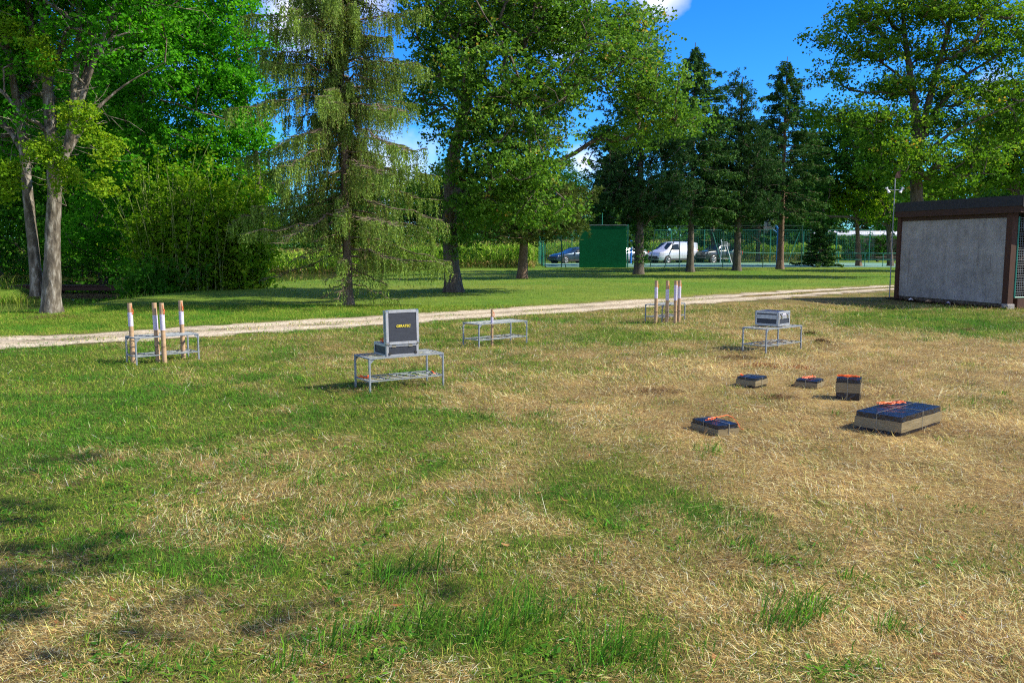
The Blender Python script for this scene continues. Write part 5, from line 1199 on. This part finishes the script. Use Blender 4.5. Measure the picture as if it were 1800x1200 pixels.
# things stored inside, seen through the screen
p_ = o.matrix_world
def inshed(x, y, z): return (sx + math.cos(ang) * x - math.sin(ang) * y, sy + math.sin(ang) * x + math.cos(ang) * y, z)
st_ = empty('log_stack', inshed(2.2, -1.6, .1), ang, 'stacked brown logs behind the wire screen of the shed', 'logs')
m = MB()
for r_ in range(6):
    for k in range(9): m.tube([(-.25 + random.uniform(-.04, .04), -.9 + k * .2, .1 + r_ * .19), (.25, -.9 + k * .2, .1 + r_ * .19)], random.uniform(.075, .1), 9)
m.build('log', M_barkp, st_)
# rubble along the foot of the wall
for i, (x, y, s, mt, lb, cat, nm) in enumerate([(3.3, .2, .05, M_plwhite, 'small white scrap on the dark soil at the far foot of the shed wall', 'debris', 'plastic_scrap'), (1.75, .28, .05, M_label, 'crumpled pale scrap on the dark soil at the near foot of the shed wall', 'debris', 'plastic_scrap'),
                                                (2.6, .2, .07, M_card, 'flattened brown piece of card at the foot of the shed wall', 'debris', 'card_scrap')]):
    q = inshed(x, y, gzs(*inshed(x, y, 0)[:2]) + .02); m = MB(); rr = random.Random(i); vs = []
    for k in range(7): a = k / 7 * 6.283; vs.append((math.cos(a) * s * rr.uniform(1, 2.2), math.sin(a) * s * rr.uniform(.7, 1.4), rr.uniform(0, .05)))
    vs.append((0, 0, .09)); m.add(vs, [(k, (k + 1) % 7, 7) for k in range(7)] + [tuple(range(7))[::-1]])
    t_ = m.build(nm, mt); t_.location = q; tag(t_, lb, cat)
rgs = np.random.default_rng(77); n = 900; lx_ = rgs.uniform(-.1, Ls, n); ly_ = rgs.uniform(.05, .35, n)
xx = sx + math.cos(ang) * lx_ - math.sin(ang) * ly_; yy = sy + math.sin(ang) * lx_ + math.cos(ang) * ly_
so = merge('soil_litter', [blades(np.stack([xx, yy, gz(xx, yy) + rgs.random(n) * .04], -1), rgs.uniform(0, 6.28, n), rgs.uniform(1, 1.6, n), rgs.uniform(.05, .16, n), rgs.uniform(.02, .06, n), rgs.normal(0, .3, n), pal(n, [(.05, .035, .02), (.09, .06, .035), (.03, .025, .02)]))], M_blade); tag(so, kind='stuff')
# weather vane pole
wp = inshed(Ls + .08, .12, 0); o = empty('wind_vane', wp, 0, 'thin steel wind vane pole at the far corner of the shed', 'wind vane')
MB().tube([(0, 0, 0), (0, 0, 3.72)], .018, 8).build('pole', M_steel, o)
MB().tube([(-.22, 0, 3.38), (.22, 0, 3.38)], .010, 6).build('cross_arm', M_steel, o)
for s in (-1, 1): MB().tube([(s * .17, 0, 3.30), (s * .22, 0, 3.38), (s * .26, 0, 3.45)], [.05, .02, .05], 8).build('wind_cup', M_plwhite, o)
MB().add([(-.02, 0, 3.74), (.14, .01, 3.74), (.2, .01, 3.84), (.14, .01, 3.86), (.17, .01, 3.98), (.06, .01, 3.93), (.02, 0, 3.86),
          (-.02, .02, 3.74), (.14, .02, 3.74), (.2, .02, 3.84), (.14, .02, 3.86), (.17, .02, 3.98), (.06, .02, 3.93), (.02, .02, 3.86)], [tuple(range(7)), tuple(range(7, 14))[::-1]] + [(k, (k + 1) % 7, 7 + (k + 1) % 7, 7 + k) for k in range(7)]).build('vane_fin', M_wood, o)

# ------------------------------------------------------------------ racks
def rack(c, yaw, L, Dp, label, H=.385, mid=False):
    o = empty('metal_rack', (c[0], c[1], gzs(c[0], c[1])), yaw, label, 'rack', 'low metal racks on the field')
    hx, hy = L / 2, Dp / 2
    for sx_ in (-1, 1):
        for sy_ in (-1, 1):
            m = MB(); x, y = sx_ * hx, sy_ * hy
            m.box((x - sx_ * .0, y - sy_ * .0, H / 2 - .01), (.022, .022, H + .02), bev=.003); m.build('leg', M_steel, o)
    m = MB()
    for s in (-1, 1):
        m.box((0, s * hy, H + .0), (L + .012, .028, .016)); m.box((s * hx, 0, H), (.028, Dp - .03, .015))
        for sx_ in (-1, 1): m.add([(sx_ * (hx - .004), s * (hy + .004), H - .01), (sx_ * (hx - .065), s * (hy + .004), H - .01), (sx_ * (hx - .004), s * (hy + .004), H - .07)], [(0, 1, 2)])
    m.build('top_frame', M_steel, o)
    for (nm, z, nl_, nc) in (('top_grid', H + .004, 4, 5), ('lower_shelf', .12, 3, 0)):
        m = MB()
        for k in range(nl_):
            y = -hy + Dp * (k + 1) / (nl_ + 1); m.tube([(-hx, y, z), (hx, y, z)], .0042, 6)
        for k in range(nc):
            x = -hx + L * (k + .5) / nc; m.tube([(x, -hy, z - .009), (x, hy, z - .009)], .0035, 5)
        if nm == 'lower_shelf':
            for s in (-1, 1): m.box((0, s * hy, z), (L - .01, .014, .012)); m.box((s * hx, 0, z), (.014, Dp - .01, .012))
            for k in range(5): x = -hx + L * (k + .5) / 5; m.box((x, 0, z - .012), (.016, Dp, .004))
            pts = [(-hx + L * t, math.sin(t * 17) * hy * .8, z + .008) for t in np.linspace(.02, .98, 18)]; m.tube(pts, .004, 5)
        m.build(nm, M_steel, o)
    if mid: MB().box((.1, -hy, H / 2), (.018, .018, H)).build('leg', M_steel, o)
    return o
rA = rack((-5.13, 12.45), R(43), .90, .38, 'metal rack farthest left, holding four tubes with lilac-white labels')
rB = rack((-1.345, 10.1), R(33), .95, .42, 'metal rack under the open flight case')
rC = rack((-.285, 14.55), R(41), 1.06, .42, 'empty metal rack with one short thin tube behind it, in the middle')
rD = rack((3.44, 19.1), R(48), .95, .43, 'small-looking far metal rack by the track with four white-banded tubes', mid=True)
rE = rack((4.25, 13.85), R(40), 1.0, .43, 'metal rack under the closed flight case on the right')

def tube_fw(base, top_h, r, lean, label, band=(.52, .76), orange=1, grp=None, cross=False, col=M_card, nm='firework_tube'):
    z0 = gzs(base[0], base[1]); o = empty(nm, (base[0], base[1], z0 - .02), 0, label, 'tube', grp); o.rotation_euler = (lean[0], lean[1], random.uniform(-.5, .5))
    h = top_h
    m = MB(); n = 20; m.tube([(0, 0, 0), (0, 0, h * .5), (0, 0, h), (0, 0, h), (0, 0, h - .05)], [r, r, r, r * .82, r * .80], n, True); m.build('tube_body', col, o, True)
    if band:
        z1_, z2_ = band[0] * h, band[1] * h; m = MB(); m.tube([(0, 0, z1_), (0, 0, z2_)], r + .0016, n, False); lb = m.build('paper_label', M_label, o, True)
        m = MB(); rr = random.Random(int(base[0] * 1000))
        for k in range(7):
            z = z1_ + (z2_ - z1_) * (k + 1) / 8; a0 = rr.uniform(-2.4, -1.6); a1 = a0 + rr.uniform(.6, 1.6)
            pts = [(math.cos(a) * (r + .0022), math.sin(a) * (r + .0022), z) for a in np.linspace(a0, a1, 8)]
            for i in range(7): p0, p1 = pts[i], pts[i + 1]; m.add([p0, p1, (p1[0], p1[1], z + .006), (p0[0], p0[1], z + .006)], [(0, 1, 2, 3)])
        m.build('small_print', surf('faint_ink', (.35, .3, .42), (.45, .4, .5), 10, .7, 0), lb)
    # wire tie on the lower half
    zt_ = h * .30
    pts = [(math.cos(a) * (r + .003), math.sin(a) * (r + .003), zt_ + .012 * math.sin(a)) for a in np.linspace(0, 6.283, 15)]
    m = MB(); m.tube(pts, .0025, 5, False); m.tube([(0, -(r + .003), zt_), (-r * .3, -(r + .012), zt_ - .06), (-r * .5, -(r + .006), zt_ - .12)], .0025, 5)
    m.build('wire_tie', M_wire, o)
    if orange:
        s = 1; pts = []
        for a in np.linspace(0, 6.283 * 1.9, 30): pts.append((r + .010 + .010 * math.cos(a), -.004 + .006 * math.sin(a * .5), h * .86 + .036 * math.sin(a)))
        m = MB(); m.tube(pts, .0026, 5, False); m.tube([(r * .9, -.01, h * .97), (r + .006, -.01, h * .9)], .0026, 5); m.build('igniter_loop', M_orange, o)
    return o
for (u, v, ln, lb, bd) in [(234.4, 638.5, -.015, 'leftmost labelled tube in the left rack, with an orange loop at its top', (.63, .85)), (278, 636.5, -.02, 'second tube from the left in the left rack, close beside a third', (.56, .8)),
                           (289.5, 637.5, -.012, 'third tube from the left in the left rack, with an orange cord behind it', (.56, .82)), (323, 629.5, -.02, 'tube at the right end of the left rack, standing apart', (.6, .82))]:
    p = P(u, v); tube_fw((p.x, p.y), .89, .0325, (0, ln), lb, bd, orange=0 if u == 278 else 1, grp='labelled tubes in the left rack')
for (u, v, lb, bd) in [(1152.5, 568, 'leftmost tube in the far rack by the track', (.6, .85)), (1172, 567.5, 'second tube from the left in the far rack, orange cord at its top', (.55, .8)), (1186.5, 568, 'third tube from the left in the far rack, touching its neighbour', (.55, .9)), (1193, 566, 'rightmost tube in the far rack, half behind its neighbour', (.58, .86))]:
    p = P(u, v); tube_fw((p.x, p.y), .95, .036, (0, 0), lb, bd, grp='labelled tubes in the far rack')
p = P(865, 608); tube_fw((p.x, p.y), .64, .021, (0, 0), 'short thin tube with a worn white band, standing at the middle empty rack', (.62, .8), orange=1)
# orange leads lying on the racks
def lead(pts, r, label, name='igniter_cord', cat='cord'):
    m = MB(); m.tube(pts, r, 5); o = m.build(name, M_orange); tag(o, label, cat); return o
def squig(c, s, n, seed, z):
    rr = random.Random(seed); pts = [Vector(c)]
    for k in range(n): pts.append(Vector((c[0] + rr.uniform(-s, s), c[1] + rr.uniform(-s, s) * .6, z + rr.uniform(-.02, .04))))
    out = []
    for i in range(len(pts) - 1):
        for t in (0, .33, .66): out.append(tuple(pts[i].lerp(pts[i + 1], t)))
    return out
def rackpt(o, x, y, z): l = o.location; a = o.rotation_euler.z; return (l.x + math.cos(a) * x - math.sin(a) * y, l.y + math.sin(a) * x + math.cos(a) * y, l.z + z)
c = rackpt(rB, -.42, .06, .13); lead(squig(c, .09, 9, 1, c[2]), .006, 'tangle of orange cord on the lower shelf of the rack under the open case')
c = rackpt(rB, .40, -.1, .14); lead(squig(c, .03, 3, 2, c[2]), .005, 'small orange scrap of cord at the right end of the rack under the open case')
c = rackpt(rA, -.40, .02, .13); lead(squig(c, .07, 7, 3, c[2]), .005, 'tangle of orange cord on the lower shelf of the left rack')

# ------------------------------------------------------------------ flight cases
def framebox(x, y, z, bw=.028, t=.005, inset=None):
    """aluminium edge trim of a box [0..x]x[0..y]x[z0..z1]"""
    z0, z1_ = z; m = MB()
    for (a, b_) in ((0, 0), (x, 0), (0, y), (x, y)):
        sx_ = 1 if a == 0 else -1; sy_ = 1 if b_ == 0 else -1; h = z1_ - z0
        m.box((a + sx_ * (bw / 2 - t), b_ + sy_ * (.002 - t), (z0 + z1_) / 2), (bw, t, h)); m.box((a + sx_ * (.002 - t), b_ + sy_ * (bw / 2 + .001), (z0 + z1_) / 2), (t, bw - t, h - .002))
    for zz, sz in ((z0, 1), (z1_, -1)):
        for yy, sy_ in ((0, 1), (y, -1)):
            m.box((x / 2, yy + sy_ * (.001 - t), zz + sz * (bw / 2 - .001)), (x - 2 * bw, t, bw)); m.box((x / 2, yy + sy_ * bw / 2, zz + sz * (-t / 2 + .001)), (x - .004, bw, t))
        for xx, sx_ in ((0, 1), (x, -1)):
            m.box((xx + sx_ * (.001 - t), y / 2, zz + sz * (bw / 2 - .001)), (t, y - 2 * bw, bw)); m.box((xx + sx_ * bw / 2, y / 2, zz + sz * (-t / 2 + .0016)), (bw, y - 2 * bw, t))
    return m
def corners(x, y, z, zs, s=.034):
    m = MB()
    for xx in (0, x):
        for yy in (0, y):
            for zz in zs:
                dx = 1 if xx == 0 else -1; dy = 1 if yy == 0 else -1; dz = 1 if zz == zs[0] and len(zs) > 1 else -1
                m.box((xx + dx * (s * .36), yy + dy * (s * .36), zz + dz * (s * .36)), (s, s, s), bev=.010)
    return m
def rivets(x, z0, z1_, y, n=4):
    m = MB()
    for k in range(n):
        xx = x * (k + 1) / (n + 1)
        for zz in (z0 + .013, z1_ - .013): m.tube([(xx, y, zz), (xx, y - .004, zz)], .004, 6)
    return m
def lidpart(o, x, y, h):
    """lid in its own local box [0..x]x[0..y]x[0..h] (h is the thickness, outside face at z=h)"""
    MB().box((x / 2, y / 2, h / 2), (x - .004, y - .004, h - .004)).build('lid_panel', M_case, o)
    framebox(x, y, (0, h)).build('lid_trim', M_alu, o); corners(x, y, h, (h,)).build('lid_corner', M_chrome, o)
CW, CD, CB, CLD = .40, .38, .145, .075
# open case
p0 = P(680, 628, .395); o = empty('flight_case', (p0.x, p0.y, .397), R(31), 'open black and silver flight case with its lid upright, yellow lettering on the lid', 'flight case')
m = MB(); t = .010
m.box((CW / 2, t / 2, CB / 2), (CW - .004, t, CB)).box((CW / 2, CD - t / 2, CB / 2), (CW - .004, t, CB)).box((t / 2 + .002, CD / 2, CB / 2), (t, CD - 2 * t, CB)).box((CW - t / 2 - .002, CD / 2, CB / 2), (t, CD - 2 * t, CB)).box((CW / 2, CD / 2, .006), (CW - 2 * t - .01, CD - 2 * t, .010))
m.build('case_shell', M_case, o)
framebox(CW, CD, (0, CB)).build('edge_trim', M_alu, o)
corners(CW, CD, CB, (0, CB)).build('corner_cap', M_chrome, o)
MB().box((CW / 2, CD / 2, CB * .45), (CW - .04, CD - .04, CB * .7)).build('foam_insert', M_foam, o)
m = MB(); m.tube(squig((.07, .29, CB), .035, 8, 5, CB + .01), .006, 5); m.build('orange_lead', M_orange, o)
for x in (.09, .30): MB().box((x, -.006, CB - .012), (.05, .006, .05), bev=.002).build('hinge', M_string, o)
for x in (.035, CW - .035): MB().tube([(x, -.001, .038), (x, -.012, .038)], .017, 14).build('foot_knob', M_black, o)
rivets(CW, 0, CB, -.002).build('rivet', M_chrome, o)
lid = empty('lid', (0, 0, 0)); lid.parent = o; lid.location = (-.002, -.012, CB + .002)
# lid stands upright, outside facing the viewer: thickness along local -y
m = MB(); LW, LH, LT = CW + .005, .395, .075
m.box((LW / 2, -.004 + LT / 2 - .0, LH / 2), (LW - .006, LT - .006, LH - .006)); m.build('lid_panel', M_case, lid)
fb = framebox(LW, LT, (0, LH), .030); fb.build('lid_trim', M_alu, lid)
m = MB()
for xx in (0, LW):
    for zz in (0, LH): m.box((xx + (.012 if xx == 0 else -.012), .010, zz + (.012 if zz == 0 else -.012)), (.036, .036, .036), bev=.011)
m.build('lid_corner', M_chrome, lid)
rivets(LW, 0, LH, -.004, 2).build('lid_rivet', M_chrome, lid)
cu = bpy.data.curves.new('lettering', 'FONT'); cu.body = 'GERATEC'; cu.size = .041; cu.extrude = .0006; cu.offset = .0012; cu.align_x = 'CENTER'; cu.align_y = 'CENTER'; cu.space_character = 1.02; cu.shear = .12
_t = bpy.data.objects.new('lettering', cu); COL.objects.link(_t); bpy.context.view_layer.update()
_m = bpy.data.meshes.new_from_object(_t.evaluated_get(bpy.context.evaluated_depsgraph_get())); bpy.data.objects.remove(_t)
_m.materials.clear(); _m.materials.append(M_yellow); lt = bpy.data.objects.new('lettering', _m); COL.objects.link(lt); lt.parent = lid; lt.location = (LW * .52, -.0085, LH * .53); lt.rotation_euler = (math.pi / 2, 0, 0)
lid.rotation_euler = (R(-2), 0, 0)
# closed case
p0 = P(1368, 573.5, .395); CZ = .225; cw, cd = .40, .40
o = empty('flight_case', (p0.x, p0.y, .397), R(47), 'closed silver-edged flight case with two latches on the right-hand rack', 'flight case')
MB().box((cw / 2, cd / 2, CZ / 2), (cw - .004, cd - .004, CZ - .004)).build('case_shell', M_case, o)
framebox(cw, cd, (0, .142), .032).build('edge_trim', M_alu, o); f2 = framebox(cw, cd, (.145, CZ), .030); f2.build('lid_trim', M_alu, o)
corners(cw, cd, CZ, (0, CZ), .036).build('corner_cap', M_chrome, o)
MB().box((cw / 2, cd / 2, CZ + .0035), (cw - .06, cd - .06, .004)).build('lid_panel', M_case, o)
for x in (.09, .31):
    lt_ = MB().box((x, -.008, .155), (.052, .010, .085), bev=.003).build('latch', M_chrome, o)
    MB().tube([(x, -.013, .17), (x, -.022, .17)], .016, 10).build('latch_turn', M_steel, lt_)
for (x, y) in ((.05, .05), (cw - .05, .05), (.05, cd - .05), (cw - .05, cd - .05)): MB().tube([(x, y, -.012), (x, y, .0)], .016, 10).build('foot', M_black, o)
MB().box((cw * .5, -.0045, .178), (.12, .004, .035)).build('name_plate', M_label, o)

# ------------------------------------------------------------------ firework boxes
def fwbox(p, yaw, w, d, h, label, tape=(.3, .75), orange=None, seed=0, extra=None, skew=.003):
    h *= 1.06 if h > .12 else 1.25
    z0 = gzs(p.x, p.y); o = empty('firework_box', (p.x, p.y, z0 - .005), yaw, label, 'box', 'wrapped boxes on the dry grass')
    rr = random.Random(seed); rn = np.random.default_rng(seed)
    # wrapped body: a soft-edged box with crumpled film
    nx, ny, nz = max(6, int(w / .035)), max(6, int(d / .035)), max(4, int(h / .03))
    vs = {}; V = []; Fc = []
    def vid(i, j, k):
        key = (i, j, k)
        if key not in vs:
            x, y, z = w * i / nx, d * j / ny, h * k / nz
            e = .006
            if i in (0, nx) and j in (0, ny): x += e if i == 0 else -e; y += e if j == 0 else -e
            if k == nz and (i in (0, nx) or j in (0, ny)): z -= e * .8
            jx, jy, jz = rn.normal(0, skew * .5, 3)
            if k == nz and 0 < i < nx and 0 < j < ny: z += rn.normal(0, skew * .45) + .004 * math.sin(x * 30 + y * 19)
            vs[key] = len(V); V.append((x + jx * .4, y + jy * .4, z + jz * .3))
        return vs[key]
    for i in range(nx):
        for j in range(ny): Fc.append((vid(i, j, nz), vid(i + 1, j, nz), vid(i + 1, j + 1, nz), vid(i, j + 1, nz)))
    for i in range(nx):
        for k in range(nz): Fc.append((vid(i, 0, k), vid(i + 1, 0, k), vid(i + 1, 0, k + 1), vid(i, 0, k + 1))); Fc.append((vid(i, ny, k), vid(i, ny, k + 1), vid(i + 1, ny, k + 1), vid(i + 1, ny, k)))
    for j in range(ny):
        for k in range(nz): Fc.append((vid(0, j, k), vid(0, j, k + 1), vid(0, j + 1, k + 1), vid(0, j + 1, k))); Fc.append((vid(nx, j, k), vid(nx, j + 1, k), vid(nx, j + 1, k + 1), vid(nx, j, k + 1)))
    MB().add(V, Fc).build('wrapped_body', M_plastic, o, True)
    # broad brown tape round the sides, wound with slightly uneven edges
    e = .004; per = [(-e, -e), (w + e, -e), (w + e, d + e), (-e, d + e)]; m = MB(); ringt = []; ringb = []
    for s in range(4):
        a = Vector((*per[s], 0)); b_ = Vector((*per[(s + 1) % 4], 0)); nn = 10
        for k in range(nn):
            q = a.lerp(b_, k / nn); ringt.append((q.x, q.y, h * tape[1] + rr.uniform(-.003, .003))); ringb.append((q.x, q.y, h * tape[0] + rr.uniform(-.003, .003)))
    n = len(ringt); m.add(ringb + ringt, [(k, (k + 1) % n, n + (k + 1) % n, n + k) for k in range(n)])
    m.build('tape_band', M_tape, o)
    # clear tape straps over the top
    m = MB(); e2 = .007
    def strap(axis, at, wd=.008):
        if axis == 'y': pts = [(at, -e2, 0), (at, -e2, h + .006), (at, d + e2, h + .006), (at, d + e2, 0)]; off = Vector((wd, 0, 0))
        else: pts = [(-e2, at, 0), (-e2, at, h + .006), (w + e2, at, h + .006), (w + e2, at, 0)]; off = Vector((0, wd, 0))
        vs_ = [Vector(q) - off / 2 for q in pts] + [Vector(q) + off / 2 for q in pts]; m.add(vs_, [(k, k + 1, 5 + k, 4 + k) for k in range(3)])
    strap('y', w * .5); strap('x', d * .52)
    m.build('strap', M_string, o)
    if orange:
        (ox, oy, ol, oa, kind) = orange; m = MB()
        for q in range(kind):
            pts = []
            for t in np.linspace(0, 1, 14):
                x = ox + (t - .5) * ol * math.cos(oa) + rr.uniform(-.008, .008) + .012 * math.sin(t * 9 + q * 2); y = oy + (t - .5) * ol * math.sin(oa) + rr.uniform(-.008, .008) + .014 * math.cos(t * 7 + q * 3)
                pts.append((x, y, h + .012 + .008 * (q % 3) + rr.uniform(0, .006)))
            m.tube(pts, .0045, 5)
        m.build('igniter_cord', M_orange, o)
    if extra: extra(o)
    return o
fwbox(P(1583.5, 767), R(41), .83, .43, .172, 'largest wrapped box, low and wide with an orange cord on top', (.20, .72), (.50, .33, .30, R(-25), 4), 1)
fwbox(P(1511, 704.5), R(64), .26, .25, .228, 'tall cube-shaped wrapped box with a bundle of orange cord on its top left', (.36, .80), (.07, .13, .20, R(95), 5), 2)
fwbox(P(1436.3, 682), R(54), .28, .26, .083, 'flat wrapped box just left of the tall one, orange cord across its top', (.12, .72), (.12, .14, .22, R(-20), 4), 3)
def exA(o): pass
fwbox(P(1327.4, 683.5), R(46), .30, .25, .10, 'flat wrapped box farthest left of the back three, one orange strip on its left edge', (.22, .74), (.03, .20, .10, R(40), 2), 4)
fwbox(P(1262.7, 764), R(27), .235, .38, .082, 'small oblong wrapped box nearest the camera on the left, orange cord trailing from it', (.02, .62), (.1, .2, .2, R(15), 2), 5)
cpts = [P(1262, 733, .09), P(1278, 729, .05), P(1288, 733, .02), P(1296, 742, .03), P(1301, 752, .02), P(1312, 757, .015)]
lead([tuple(Vector(a).lerp(Vector(b_), t)) for a, b_ in zip(cpts[:-1], cpts[1:]) for t in (0, .5)], .0035, 'thin orange cord trailing from the small oblong box over the straw')
